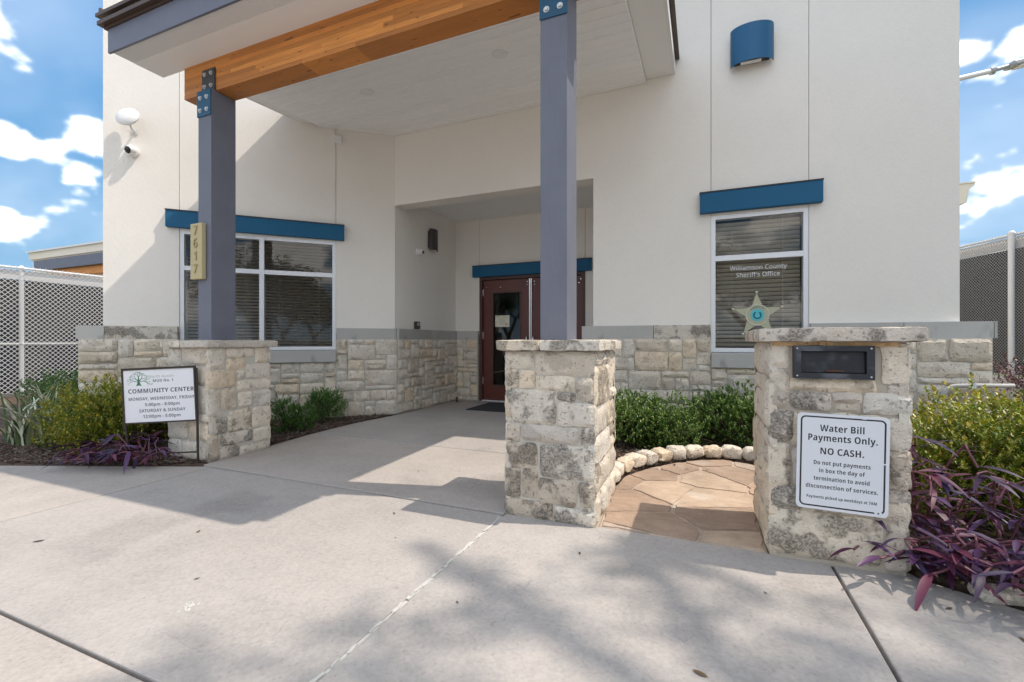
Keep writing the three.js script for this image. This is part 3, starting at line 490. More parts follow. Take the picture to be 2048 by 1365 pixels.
const frontR = [[-1.096, -.91, .885, .985, S[0]], [-.902, -.551, .85, .985, S[2]], [-1.096, -1.01, .766, .876, D[3]], [-1.0, -.91, .768, .878, S[3]], [-.902, -.664, .758, .842, D[3]], [-.656, -.551, .711, .842, S[2]], [-1.096, -.776, .557, .76, D[0]], [-.767, -.664, .706, .75, D[2]], [-.761, -.551, .563, .698, S[0]], [-1.09, -1.006, .452, .545, D[2]], [-.992, -.637, .455, .552, S[4]], [-.627, -.551, .459, .555, D[2]], [-1.09, -.892, .296, .444, D[1]], [-.873, -.551, .255, .445, D[0]], [-1.098, -1.004, .112, .286, D[1]], [-.992, -.892, .112, .286, D[1]], [-.882, -.653, .10, .245, D[1]], [-.637, -.548, .10, .245, D[1]], [-1.096, -.80, 0, .10, D[1]], [-.785, -.543, 0, .09, D[0]]];
const pR = pier('stone_pier', 'weathered limestone pier with a post, between the walkway and flagstones', -1.105, -.54, -3.2, -2.53, .99, 71, frontR, { side: { 1: [S[1], S[5], D[3], S[0]] } });
const rightL = [[-.310, -.155, .809, .985, S[0]], [-.145, .129, .899, .985, S[1]], [.137, .305, .840, .985, S[1]], [-.145, .037, .790, .893, S[3]], [.044, .305, .693, .832, S[0]], [-.310, -.054, .635, .790, S[3]], [-.046, .037, .700, .782, S[0]], [-.046, .305, .586, .685, S[1]], [-.197, -.044, .432, .627, S[2]], [-.310, -.204, .379, .627, S[0]], [-.036, .111, .432, .578, S[1]], [.118, .305, .430, .578, S[5]], [-.129, .100, .225, .422, D[3]], [.108, .305, .226, .421, S[1]], [-.306, -.136, .227, .370, D[0]], [-.208, .111, .112, .218, D[0]], [.118, .305, .085, .218, S[1]], [-.310, -.216, .0, .220, D[1]], [-.208, -.022, .0, .105, D[2]], [-.014, .305, .0, .078, S[0]]];
const pL = pier('stone_pier', 'cream limestone pier behind the yard sign', -4.49, -3.91, -3.24, -2.62, .995, 81, null, { right: rightL, mats: [S[0], S[1], S[3], S[2], S[5]], side: { 1: [S[0], S[1], S[3], S[5], S[1]] } });
[[pR, .565, .67], [pL, .58, .62]].forEach(([t, w, d], k) => {
  const W = w + .075, DD = d + .085, sp = [.44, .56]; let x = -W / 2; for (let i = 0; i < 2; i++) { const L = W * sp[i] - .004; part('cap_stone', roughBox(L, .062, DD, .028, .010, 700 + k * 10 + i, .012), k ? S[[0, 4][i]] : D[[3, 0][i]], t, [x + L / 2, .99 + .034, 0]); x += W * sp[i]; }
});
// letter-drop pier
const mbFront = [[.315, .396, .92, 1.045, S[1]], [.313, .398, .725, .912, S[2]], [.757, .86, .857, 1.04, S[1]], [.781, .855, .815, .85, D[2]], [.402, .739, .815, .868, S[3]], [.4, .566, .722, .807, D[2]], [.572, .685, .766, .81, D[2]], [.583, .68, .72, .76, D[1]], [.692, .866, .718, .813, S[5]], [.313, .418, .57, .713, D[2]], [.313, .40, .351, .56, D[3]], [.408, .55, .55, .71, S[2]], [.56, .765, .55, .71, S[0]], [.408, .60, .36, .54, S[4]], [.61, .765, .36, .54, D[2]], [.316, .549, .243, .343, D[0]], [.56, .60, .25, .34, S[0]], [.609, .859, .243, .318, S[2]], [.773, .866, .564, .705, S[0]], [.769, .863, .387, .555, D[1]], [.769, .863, .327, .378, D[2]], [.31, .765, .02, .236, D[3]], [.773, .86, .02, .225, D[2]]];
const pM = pier('letter_drop_pier', 'limestone pier holding a black letter drop and a payment notice', .30, .865, -3.14, -2.53, 1.045, 91, mbFront, { mortar: M.mortarTan, side: { 3: [S[3], S[3], S[0], S[2]], 1: S } });
{
  part('cap_stone', roughBox(.655, .066, .72, .03, .009, 741, .014), D[2], pM, [0, 1.045 + .034, 0]);
  part('bed_mortar', roughBox(.50, .03, .05, .03, .01, 742, .008), M.ochre, pM, [-.01, 1.04, .285]);
  const b = part('letter_box', merge([bx(-.172, .143, .874, .900, .27, .325), bx(-.172, .143, 1.003, 1.028, .27, .325), bx(-.172, -.142, .9, 1.003, .27, .325), bx(.113, .143, .9, 1.003, .27, .325), bx(-.172, .143, .874, 1.028, .20, .268)]), M.grimeFrame, pM);
  part('flap', uvM(new RoundedBoxGeometry(.252, .1, .006, 1, .002).rotateX(-.06), .2, .3), M.grime, b, [-.0145, .9515, .300]);
  part('handle', box(.07, .006, .014), M.rust, b, [-.005, .911, .307]);
  for (const [x, y] of [[-.158, 1.016], [.129, 1.016], [-.158, .887], [.129, .887]]) part('screw', cyl(.004, .004, .004, 8).rotateX(Math.PI / 2), M.bolt, b, [x, y, .326]);
}
function signPanel(cv, w, h, t = .004, r = .02) {
  const s = new THREE.Shape(), a = w / 2, b = h / 2; s.moveTo(-a + r, -b); s.lineTo(a - r, -b); s.quadraticCurveTo(a, -b, a, -b + r); s.lineTo(a, b - r); s.quadraticCurveTo(a, b, a - r, b); s.lineTo(-a + r, b); s.quadraticCurveTo(-a, b, -a, b - r); s.lineTo(-a, -b + r); s.quadraticCurveTo(-a, -b, -a + r, -b);
  const tex = new THREE.CanvasTexture(cv); tex.colorSpace = THREE.SRGBColorSpace; const face = new THREE.ShapeGeometry(s, 6), p = face.attributes.position, uv = new Float32Array(p.count * 2); for (let i = 0; i < p.count; i++) { uv[2 * i] = (p.getX(i) + a) / w; uv[2 * i + 1] = (p.getY(i) + b) / h; } face.setAttribute('uv', new THREE.BufferAttribute(uv, 2));
  return { plate: new THREE.ExtrudeGeometry(s, { depth: t, bevelEnabled: false }), face: face.translate(0, 0, t + .0012), mat: std({ map: tex, roughness: .38 }) };
}
{ // payment notice
  const W = 900, Hh = 1130, cv = document.createElement('canvas'); cv.width = W; cv.height = Hh; const c = cv.getContext('2d'); c.fillStyle = '#dfe0e4'; c.fillRect(0, 0, W, Hh);
  const rr = (x, y, w, h, r) => { c.beginPath(); c.moveTo(x + r, y); c.lineTo(x + w - r, y); c.arcTo(x + w, y, x + w, y + r, r); c.lineTo(x + w, y + h - r); c.arcTo(x + w, y + h, x + w - r, y + h, r); c.lineTo(x + r, y + h); c.arcTo(x, y + h, x, y + h - r, r); c.lineTo(x, y + r); c.arcTo(x, y, x + r, y, r); c.closePath(); };
  c.strokeStyle = '#1d1d20'; c.lineWidth = 17; rr(42, 40, W - 84, Hh - 80, 46); c.stroke();
  c.fillStyle = '#dfe0e4'; c.fillRect(770, Hh - 56, 30, 30); c.fillRect(815, Hh - 54, 26, 26); c.fillRect(W - 56, 520, 26, 16); c.fillRect(640, 30, 40, 6);
  c.fillStyle = '#222226'; c.textAlign = 'center'; const tx = (t, y, s, wmax, wt = 'bold') => { c.font = `${wt} ${s}px sans-serif`; c.save(); const m = c.measureText(t).width, k = wmax / m; c.translate(W / 2, y); c.scale(k, 1); c.fillText(t, 0, 0); c.restore(); };
  tx('Water Bill', 205, 106, 440); tx('Payments Only.', 320, 106, 690); tx('NO CASH.', 475, 106, 440); tx('Do not put payments', 600, 66, 560); tx('in box the day of', 690, 66, 450); tx('termination to avoid', 785, 66, 550); tx('disconnection of services.', 880, 66, 710); tx('Payments picked up weekdays at 7AM', 1000, 46, 690, 'bold');
  const P = signPanel(cv, .35, .442, .004, .022), s = thing('payment_notice', 'white rectangular notice with black border on the letter drop pier', 'sign', [.5925, .493, -2.485]); s.rotation.z = -.018; part('plate', P.plate, M.white, s); part('print', P.face, P.mat, s);
}
{ // yard sign
  const W = 1000, Hh = 760, cv = document.createElement('canvas'); cv.width = W; cv.height = Hh; const c = cv.getContext('2d'); c.fillStyle = '#e6e6ea'; c.fillRect(0, 0, W, Hh);
  const tx = (t, x, y, s, wd, colr, wt = 'bold') => { c.font = `${wt} ${s}px sans-serif`; c.fillStyle = colr; c.textAlign = 'center'; c.save(); c.translate(x, y); c.scale(wd / c.measureText(t).width, 1); c.fillText(t, 0, 0); c.restore(); };
  c.strokeStyle = '#2f6b47'; c.lineCap = 'round'; const R = rng(17); const br = (x, y, a, l, w, n) => { const x2 = x + Math.cos(a) * l, y2 = y - Math.sin(a) * l; c.lineWidth = w; c.strokeStyle = n > 2 ? '#2f6b47' : '#4d7d63'; c.beginPath(); c.moveTo(x, y); c.lineTo(x2, y2); c.stroke(); if (n > 0) { br(x2, y2, a + .35 + .3 * R(), l * .72, w * .62, n - 1); br(x2, y2, a - .35 - .3 * R(), l * .72, w * .62, n - 1); } else { c.fillStyle = '#6f9a82'; c.beginPath(); c.ellipse(x2, y2, 7, 4, -a, 0, 7); c.fill(); } };
  c.fillStyle = '#2f6b47'; c.beginPath(); c.moveTo(170, 232); c.quadraticCurveTo(205, 190, 200, 130); c.lineTo(226, 130); c.quadraticCurveTo(222, 195, 258, 232); c.lineTo(214, 222); c.closePath(); c.fill();
  br(213, 140, 1.57, 40, 15, 4); br(208, 160, 2.4, 46, 11, 4); br(218, 160, .75, 46, 11, 4); br(208, 172, 2.95, 60, 9, 3); br(220, 172, .2, 60, 9, 3); c.lineWidth = 8; c.beginPath(); c.moveTo(280, 160); c.quadraticCurveTo(330, 165, 345, 200); c.quadraticCurveTo(390, 220, 410, 205); c.stroke();
  tx('North Austin', 535, 120, 56, 360, '#9aa898', ''); tx('MUD No. 1', 560, 182, 56, 300, '#5b5f62'); tx('COMMUNITY CENTER', 525, 335, 84, 940, '#3c3f45'); tx('MONDAY, WEDNESDAY, FRIDAY', 525, 442, 60, 940, '#54575c'); tx('5:00pm - 8:00pm', 535, 530, 62, 500, '#54575c'); tx('SATURDAY & SUNDAY', 530, 618, 62, 660, '#54575c'); tx('12:00pm - 5:00pm', 520, 702, 62, 540, '#54575c');
  const s = thing('yard_sign', 'white community hours sign in a thin dark metal frame', 'sign', [-4.28, 0, -2.45], Math.atan2(.255, .53)); s.rotation.order = 'YXZ';
  const P = signPanel(cv, .58, .445, .005, .003), hd = part('panel', P.plate, M.white, s, [-.003, .585, 0], [0, 0, .045]); part('print', P.face, P.mat, hd);
  part('panel_frame', merge([bx(-.302, .302, .2235, .242, -.009, .013), bx(-.302, .302, -.235, -.2235, -.009, .011), bx(-.302, -.2905, -.2235, .2235, -.009, .013), bx(.2905, .302, -.2235, .2235, -.009, .013)]), M.signFrame, hd);
  part('leg', bar([-.292, .36, 0], [-.25, 0, 0], .009, 8), M.signFrame, s); part('leg', bar([.297, .82, 0], [.312, 0, 0], .010, 8), M.signFrame, s); part('crossbar', bar([-.255, .08, 0], [.308, .095, 0], .007, 8), M.signFrame, s);
}
{ // star badge on the office window
  const s = thing('star_badge', 'five pointed star badge with turquoise centre on the office window', 'badge', [.560, 1.325, ZR - .040]); s.rotation.z = .03;
  const ro = .235, ri = .095, pts = []; for (let i = 0; i < 10; i++) { const a = Math.PI / 2 + i * Math.PI / 5, r = i % 2 ? ri : ro; pts.push(new THREE.Vector2(Math.cos(a) * r, Math.sin(a) * r)); }
  part('star', new THREE.ExtrudeGeometry(new THREE.Shape(pts), { depth: .006, bevelEnabled: true, bevelSize: .004, bevelThickness: .004, bevelSegments: 1 }), M.badge, s);
  for (let i = 0; i < 5; i++) { const a = Math.PI / 2 + i * Math.PI * .4; part('ball_tip', new THREE.SphereGeometry(.015, 14, 10), M.badgeEdge, s, [Math.cos(a) * (ro + .008), Math.sin(a) * (ro + .008), .006]); }
  part('ring', new THREE.TorusGeometry(.108, .006, 8, 48), M.badgeEdge, s, [0, 0, .011]); part('band', new THREE.RingGeometry(.068, .104, 48), M.badge, s, [0, 0, .0115]); part('seal', new THREE.CircleGeometry(.066, 40), M.badgeTeal, s, [0, 0, .0125]); part('wreath', new THREE.TorusGeometry(.034, .007, 8, 32, 5.2).rotateZ(2.1), M.badgeDeep, s, [0, 0, .0135]);
  const arcText = (t, r, dir) => { const gs = []; [...t].forEach((ch, i) => { const g = new TextGeometry(ch, { font, size: .02, depth: .001, curveSegments: 2 }); g.computeBoundingBox(); g.translate(-(g.boundingBox.max.x) / 2, 0, 0); const a = (i - (t.length - 1) / 2) * .24; g.translate(0, r, 0).rotateZ(-a); gs.push(g); }); return merge(gs); };
  part('badge_lettering', arcText('SHERIFF', .076, 1), M.badgeDeep, s, [0, 0, .0122]);
}

/* ---------- wall fittings ---------- */
function sconce(f, x, y, r, h, mat, label, bw) {
  const s = thing('wall_sconce', label, 'wall light'); put(s, f, x, y, 0);
  const a0 = -Math.PI * .5, shell = new THREE.CylinderGeometry(r, r, h, 40, 1, true, a0 + .12, Math.PI - .24), inner = new THREE.CylinderGeometry(r - .006, r - .006, h, 40, 1, true, a0 + .12, Math.PI - .24);
  const edge = (yy) => new THREE.RingGeometry(r - .006, r, 40, 1, .12, Math.PI - .24).rotateX(Math.PI / 2).translate(0, yy, 0);
  const z = r * .62; const flat = g => g.scale(1, 1, .62).translate(0, 0, .03);
  part('shade', flat(merge([shell, inner, edge(h / 2), edge(-h / 2)])), new THREE.MeshStandardMaterial({ ...{}, color: mat.color, roughness: .42, metalness: .15, side: THREE.DoubleSide }), s);
  part('back_plate', rbx(-r * .82, r * .82, -h * .40, h * .42, .0, .034, .004), M.bronze, s); part('lamp_housing', rbx(-r * .6, r * .6, -h * .44, -h * .1, .034, .034 + z * .62, .006), M.bronze, s); part('lens', rbx(-r * .52, r * .42, -h * .465, -h * .44, .045, .034 + z * .5, .003), M.plasticWhite, s);
  return s;
}
sconce(FR, .50, 4.15, .205, .385, { color: col(.006, .10, .22) }, 'teal curved wall light high on the cream wall above the office window');
sconce(FS, .96, 2.70, .115, .34, { color: col(.06, .052, .05) }, 'dark bronze curved wall light inside the entrance recess');
function turret(f, x, y, r, label, yaw, pitch) {
  const s = thing('dome_camera', label, 'security camera'); put(s, f, x, y, 0);
  part('base', cyl(r, r * 1.05, .045, 32).rotateX(Math.PI / 2).translate(0, 0, .0225), M.plasticWhite, s);
  const b = part('ball', new THREE.SphereGeometry(r * .86, 28, 20), M.plasticWhite, s, [0, 0, .062]); b.rotation.set(pitch, yaw, 0);
  part('lens_face', new THREE.SphereGeometry(r * .875, 28, 14, 0, Math.PI * 2, 0, .78).rotateX(Math.PI / 2), M.lensGlass, b); part('lens', cyl(r * .3, r * .3, .012, 20).rotateX(Math.PI / 2).translate(0, 0, r * .87), M.black, b); return s;
}
turret(FL, -3.05, 3.30, .066, 'white turret camera on the angled wall below the round antenna', -.5, .35);
turret(FS, .575, 2.44, .05, 'small white dome camera beside the dark wall light', .3, .2);
{ // round dish on a short arm
  const s = thing('round_antenna', 'white round dish on a short bracket high on the angled wall', 'antenna'); put(s, FL, -3.03, 3.56, 0);
  const pr = [[0, .052], [.05, .048], [.09, .034], [.118, .012], [.124, 0], [.118, -.012], [.07, -.026], [0, -.03]].map(p => new THREE.Vector2(...p));
  part('dish', new THREE.LatheGeometry(pr, 48), M.plasticWhite, s, [-.03, .10, .13], [1.22, 0, .25]);
  part('bracket', merge([tube([[0, -.02, 0], [0, -.02, .05], [-.01, .0, .09], [-.02, .06, .12]], .011, 20, 8)]), M.galv, s); part('base_plate', rbx(-.03, .03, -.05, .02, .001, .012, .003), M.galv, s);
}
{ const s = thing('wall_sensor', 'small white box on the angled wall just under the canopy ceiling', 'sensor'); put(s, FL, -.775, 3.83, 0); part('case', rbx(-.055, .055, -.05, .05, .0, .05, .012), M.plasticWhite, s); part('window', rbx(-.04, .04, -.038, -.01, .05, .053, .001), M.white, s); }
{ const s = thing('door_intercom', 'small bronze intercom box on the recess wall above the stone ledge', 'intercom'); put(s, FS, .52, 1.235, 0); part('case', rbx(-.05, .05, 0, .115, .0, .055, .006), M.bronze, s); part('speaker_face', rbx(-.036, .036, .05, .1, .055, .058, .001), M.galvDim, s); part('button', cyl(.011, .011, .006, 14).rotateX(Math.PI / 2), M.chrome, s, [0, .028, .057]); }
{ const s = thing('hose_bib', 'tiny dark stub standing on the walkway by the recess stones', 'fitting', [-3.86, 0, -6.85]); part('stub', cyl(.012, .02, .07, 10).translate(0, .035, 0), M.bronze, s); part('cap', new THREE.SphereGeometry(.018, 12, 8), M.bronze, s, [0, .075, 0]); }
{ const s = thing('conduit_pipe', 'pale bent conduit pipe crossing the stone base by the fence', 'pipe', [2.1, 0, -5.27]); part('pipe', tube([[-.12, .0, .02], [-.11, .45, .02], [-.085, .57, .02], [-.03, .64, .02], [.06, .655, .02], [.28, .66, .0], [.42, .66, -.06]], .019, 60, 10), M.cast[2], s); part('strap', box(.03, .07, .012, .12, .655, .03), M.galv, s); }

/* ---------- chain link fences ---------- */
function chainFence(name, label, p0, p1, y0, h, posts, opt) {   // from p0 to p1 on the ground
  const dx = p1[0] - p0[0], dz = p1[1] - p0[1], L = Math.hypot(dx, dz), t = thing(name, label, 'fence', [p0[0], y0, p0[1]], Math.atan2(-dz, dx)); const rr = opt.r ?? .005, pitch = opt.pitch ?? .06;
  part('top_rail', bar([0, h, 0], [L, h, 0], .024, 12), M.galv, t); if (opt.mid) part('mid_rail', bar([0, opt.mid, 0], [L, opt.mid, 0], .020, 10), M.galv, t); part('bottom_wire', bar([0, .06, 0], [L, .06, 0], .006, 6), M.galvDim, t);
  for (const x of posts) { const p = part('post', cyl(opt.pr ?? .036, opt.pr ?? .036, h + .02, 14).translate(0, (h + .02) / 2, 0), M.galv, t, [x, 0, -.04 * (opt.side ?? 1)]); part('post_cap', new THREE.SphereGeometry((opt.pr ?? .036) * 1.12, 14, 8), M.galv, p, [0, h + .02, 0]); }
  const gs = []; const hh = h - .08, wire = (x0, y0_, x1, y1, z) => { const l = Math.hypot(x1 - x0, y1 - y0_), g = new THREE.BoxGeometry(l, rr * 1.6, rr * 1.6); g.rotateZ(Math.atan2(y1 - y0_, x1 - x0)); g.translate((x0 + x1) / 2, (y0_ + y1) / 2, z); gs.push(g); };
  for (let s = -hh; s < L; s += pitch) { let a0 = Math.max(s, 0), a1 = Math.min(s + hh, L); if (a1 - a0 < .02) continue; wire(a0, .06 + a0 - s, a1, .06 + a1 - s, .028 + rr); wire(a0, .06 + hh - (a0 - s), a1, .06 + hh - (a1 - s), .028 - rr * .6); }
  for (let x = 0; x < L; x += pitch) { const g = new THREE.BoxGeometry(rr * 1.5, .06, rr * 1.5); g.rotateZ(.5).translate(x, h + .015, .028); gs.push(g); }
  const m = part('chain_link', merge(gs), opt.wire || M.galv, t); m.userData.kind = 'stuff';
  return { t, L };
}
{ // left
  const k0 = -12.0, f = chainFence('chain_link_fence', 'tall white chain link fence with dark screening beside the left stone base', [k0, -.8], [k0, -11], 0, 2.44, [.05, 1.2, 3.66, 6.1, 8.6], { mid: 1.0, pitch: .085, r: .0045, side: 1 });
  // screening cloth behind the mesh: grey upper sheet and a slack dark lower sheet
  const sag = [new THREE.Shape([[3.8, .05], [10, .05], [10, 1.22], [4.55, 1.22], [4.42, 1.20], [4.3, 1.12], [4.18, .98], [4.06, .78], [3.94, .54], [3.86, .34]].map(p => new THREE.Vector2(...p))), new THREE.Shape([[0, .05], [3.6, .05], [3.6, 1.8], [3.52, 1.68], [3.42, 1.48], [3.25, 1.2], [2.9, .98], [2.2, .8], [0, .5]].map(p => new THREE.Vector2(...p)))];
  for (const q of sag) part('screen_cloth', new THREE.ExtrudeGeometry(q, { depth: .004, bevelEnabled: false }), M.screenDark, f.t, [0, 0, -.012]);
  part('screen_cloth', bx(0, 10.2, .04, 2.22, -.052, -.046), M.screenGrey, f.t); part('top_band', bx(0, 10.2, 2.225, 2.40, -.052, -.046), M.screenPale, f.t);
}
{ // right
  const a = [5.42, -11.45], d = [-.287, -.958], p0 = [a[0] - d[0] * 3.4, a[1] - d[1] * 3.4], p1 = [a[0] + d[0] * 7, a[1] + d[1] * 7];
  const f = chainFence('chain_link_fence', 'grey screened chain link fence on a pale kerb behind the right corner', p1, p0, .3, 2.74, [10.4 - 3.4, 10.4 - .35, 10.4 - 6.5], { pitch: .06, r: .003, side: -1, pr: .05, wire: M.galvDim });
  part('screen_cloth', bx(0, f.L, .12, 2.48, -.03, -.024), M.screenGrey, f.t); part('top_band', bx(0, f.L, 2.485, 2.70, -.03, -.024), M.screenPale, f.t); part('kerb', rbx(-.2, f.L + .2, -.35, .06, -.12, .16, .02), M.cast[2], f.t);
}
/* light pole behind the building */
{
  const s = thing('light_pole', 'galvanised parking lot light pole with curved arm behind the building', 'light pole', [5.0, 0, -15.2]);
  part('pole', cyl(.07, .11, 7.7, 16).translate(0, 3.85, 0), M.galv, s); part('arm', tube([[0, 7.5, 0], [.5, 7.78, -.15], [1.3, 7.98, -.42], [2.1, 8.18, -.74]], .065, 30, 10), M.galv, s);
  part('collar', cyl(.10, .10, .07, 16).rotateZ(Math.PI / 2 + .22), M.galvDim, s, [2.12, 8.185, -.75]); const hd = part('lamp_head', merge([rbx(0, .95, -.07, .07, -.17, .17, .05), bar([-.32, -.02, 0], [.05, 0, 0], .05, 10)]), M.galvDim, s, [2.5, 8.30, -.88], [0, .36, .22]); part('lens', rbx(.2, .85, -.1, -.07, -.13, .13, .01), M.plasticWhite, hd);
}
/* neighbouring buildings */
{
  const b = thing('flat_roofed_building', 'low beige building with slate canopy edge beyond the fence', 'building', [-17, 0, -12]);
  const o = g => g.translate(17, 0, 12); part('wall', o(bx(-22.9, -10, 0, 4.05, -18, -8.79)), M.beige, b); part('parapet_cap', o(bx(-23.0, -9.9, 4.05, 4.30, -18.1, -8.72)), M.beige, b); part('coping', o(bx(-23.05, -9.85, 4.30, 4.36, -18.1, -8.66)), M.white, b);
  part('canopy_fascia', o(bx(-21.95, -12, 3.55, 3.90, -8.785, -8.45)), M.slateFascia, b); part('canopy_soffit', o(bx(-21.2, -12, 3.30, 3.545, -8.785, -8.6)), M.wood[1], b); for (const x of [-20.4, -17, -13.5]) part('beam', o(bx(x, x + .2, 3.05, 3.295, -8.785, -8.5)), M.wood[0], b);
}
{
  const b = thing('cornice_building', 'far cream building whose cornice shows past the wall corner', 'building', [5.05, 0, -18.5]); part('wall', bx(-5.3, 2.40, 0, 5.9, -4, 0), M.beige, b);
  const s = new THREE.Shape([[0, 0], [.17, .05], [.235, .46], [.36, .56], [.36, .62], [0, .62]].map(p => new THREE.Vector2(...p))); part('cornice', uvM(new THREE.ExtrudeGeometry(s, { depth: 4.1, bevelEnabled: false })), M.beige, b, [2.405, 5.30, -4]); part('roof_cap', bx(-5.35, 2.78, 5.925, 5.97, -4.1, .12), M.beige, b);
}

/* ---------- planting ---------- */
function leafBuf() { return { P: [], N: [], C: [], I: [] }; }
function addLeaf(B, o, dir, up, L, W, c, fold = .25) {
  const s = new THREE.Vector3().crossVectors(dir, up); if (s.lengthSq() < 1e-6) s.set(1, 0, 0); s.normalize(); const n = new THREE.Vector3().crossVectors(s, dir).normalize(), b = B.P.length / 3;
  const pts = [[0, 0, 0], [.5, -.5, fold], [.5, .5, fold], [1, 0, -.05]];
  for (const [l, w, u] of pts) { B.P.push(o.x + dir.x * L * l + s.x * W * w + n.x * W * u, o.y + dir.y * L * l + s.y * W * w + n.y * W * u, o.z + dir.z * L * l + s.z * W * w + n.z * W * u); const nn = n.clone().addScaledVector(s, w * -.5).normalize(); B.N.push(nn.x, nn.y, nn.z); B.C.push(...c); }
  B.I.push(b, b + 3, b + 1, b, b + 2, b + 3);
}
function leafGeo(B) { const g = new THREE.BufferGeometry(); g.setAttribute('position', new THREE.Float32BufferAttribute(B.P, 3)); g.setAttribute('normal', new THREE.Float32BufferAttribute(B.N, 3)); g.setAttribute('color', new THREE.Float32BufferAttribute(B.C, 3)); g.setIndex(B.I); return g; }
const V3 = (x, y, z) => new THREE.Vector3(x, y, z);
function shrub(name, label, pos, rx, ry, rz, o, group) {
  const t = thing(name, label, 'shrub', pos, 0, group), R = rng(o.seed), B = leafBuf(), stems = [];
  const lobes = []; for (let i = 0; i < (o.lobes ?? 9); i++) { const a = R() * 6.283, r = Math.sqrt(R()) * .62; lobes.push([Math.cos(a) * r, .25 + .38 * R() * (1 - r * .6), Math.sin(a) * r, .36 + .2 * R()]); }
  for (let i = 0; i < o.sprigs; i++) {
    const lb = lobes[Math.floor(R() * lobes.length)], th = R() * 6.283, ph = Math.acos(1 - 1.75 * R()), rr = Math.pow(R(), .22);
    const u = V3(Math.sin(ph) * Math.cos(th), Math.cos(ph), Math.sin(ph) * Math.sin(th)); const k = (fbm(u.x * 2.2 + lb[0] * 3 + 9, u.z * 2.2 + u.y * 1.7 + lb[2] * 3, o.seed, 3) - .5) * .55;
    const q = V3((lb[0] + u.x * lb[3] * (rr + k)), (lb[1] + u.y * lb[3] * (rr + k) * 1.15), (lb[2] + u.z * lb[3] * (rr + k))); if (q.y < .02) q.y = .02 + .15 * R();
    const p = V3(q.x * rx, q.y * ry, q.z * rz); const outw = V3(u.x * .8, .55 + .6 * R(), u.z * .8).add(V3(R() - .5, R() - .5, R() - .5)).normalize();
    const tone = R(), tip = o.tip ?? .5; const n = o.per ?? 12, SL = o.twig * (.6 + .8 * R());
    for (let j = 0; j < n; j++) {
      const f = j / n, a = j * 2.4 + R(), base = p.clone().addScaledVector(outw, SL * f); const side = V3(Math.cos(a), .3, Math.sin(a)); const dir = outw.clone().multiplyScalar(.35 + .5 * f).add(side.multiplyScalar(.8)).normalize(); const c0 = o.cols[Math.floor(tone * o.cols.length * .999)], c1 = o.tips[Math.floor(R() * o.tips.length)], m = R() < tip * (rr > .8 ? 1 : .35) ? f * .9 : 0, v = .75 + .5 * R();
      addLeaf(B, base, dir, V3(0, 1, 0), o.leaf * (.7 + .6 * R()), o.leaf * .5 * (.8 + .4 * R()), [0, 1, 2].map(i2 => mix(c0[i2], c1[i2], m) * v));
    }
    if (i % 16 === 0) stems.push(bar([(R() - .5) * rx * .3, 0, (R() - .5) * rz * .3], [p.x * .92, p.y * .92, p.z * .92], .004, 5));
  }
  part('foliage', leafGeo(B), M.leaf, t); part('stems', merge(stems), M.stem, t); return t;
}
const goldC = [[.23, .31, .03], [.30, .37, .035], [.15, .25, .03]], goldT = [[.58, .50, .03], [.62, .48, .05], [.44, .42, .03], [.58, .40, .05]], grnC = [[.13, .25, .045], [.18, .31, .055], [.10, .21, .04]], grnT = [[.18, .28, .05], [.24, .32, .06]];
shrub('golden_shrub', 'yellow green spreading shrub behind the purple plants and yard sign', [-5.38, 0, -2.72], .86, .60, .55, { seed: 301, sprigs: 2100, per: 12, leaf: .031, twig: .09, cols: goldC, tips: goldT, tip: .95, lobes: 14 });
shrub('green_shrub', 'dark green low shrub between the golden shrub and left stone base', [-5.05, 0, -3.35], .62, .66, .36, { seed: 302, sprigs: 700, per: 12, leaf: .028, twig: .08, cols: grnC, tips: grnT, tip: .3 });
shrub('small_green_shrub', 'small bright green shrub against the cream pier', [-4.42, 0, -3.86], .28, .36, .34, { seed: 303, sprigs: 420, per: 12, leaf: .024, twig: .06, cols: [[.08, .22, .03], [.11, .26, .035]], tips: [[.22, .36, .06]], tip: .4, lobes: 6 });
shrub('small_green_shrub', 'small bright green shrub under the ledge beside the walkway', [-4.5, 0, -4.38], .34, .42, .36, { seed: 304, sprigs: 480, per: 12, leaf: .024, twig: .07, cols: [[.08, .22, .03], [.11, .26, .035]], tips: [[.24, .38, .07]], tip: .5, lobes: 6 });
shrub('boxwood_shrub', 'glossy green clipped shrub behind the post bearing weathered pier', [-.58, .01, -4.66], .62, .50, .50, { seed: 305, sprigs: 2300, per: 13, leaf: .025, twig: .05, cols: grnC, tips: [[.3, .4, .08], [.44, .5, .13]], tip: .45, lobes: 12 });
shrub('boxwood_shrub', 'glossy green clipped shrub beside the letter drop pier under the office window', [.36, .01, -4.86], .66, .55, .46, { seed: 306, sprigs: 2300, per: 13, leaf: .025, twig: .05, cols: grnC, tips: [[.28, .4, .08], [.38, .48, .12]], tip: .4, lobes: 12 });
shrub('golden_shrub', 'large yellow green shrub growing right against the letter drop pier', [1.55, .01, -3.62], .78, .68, .66, { seed: 307, sprigs: 2400, per: 12, leaf: .031, twig: .09, cols: goldC, tips: goldT, tip: .75, lobes: 16 });
shrub('golden_shrub', 'yellow green shrub behind the purple plants near the fence', [2.7, .01, -4.3], .9, .66, .8, { seed: 308, sprigs: 1500, per: 11, leaf: .032, twig: .1, cols: [[.13, .20, .02], [.17, .23, .025]], tips: goldT, tip: .4, lobes: 14 });
shrub('red_shrub', 'dark red leaved shrub in front of the screened fence', [3.6, .05, -6.6], .9, .80, .6, { seed: 309, sprigs: 800, per: 11, leaf: .032, twig: .1, cols: [[.09, .018, .02], [.13, .03, .03], [.06, .02, .022]], tips: [[.2, .06, .05]], tip: .3, lobes: 10 });

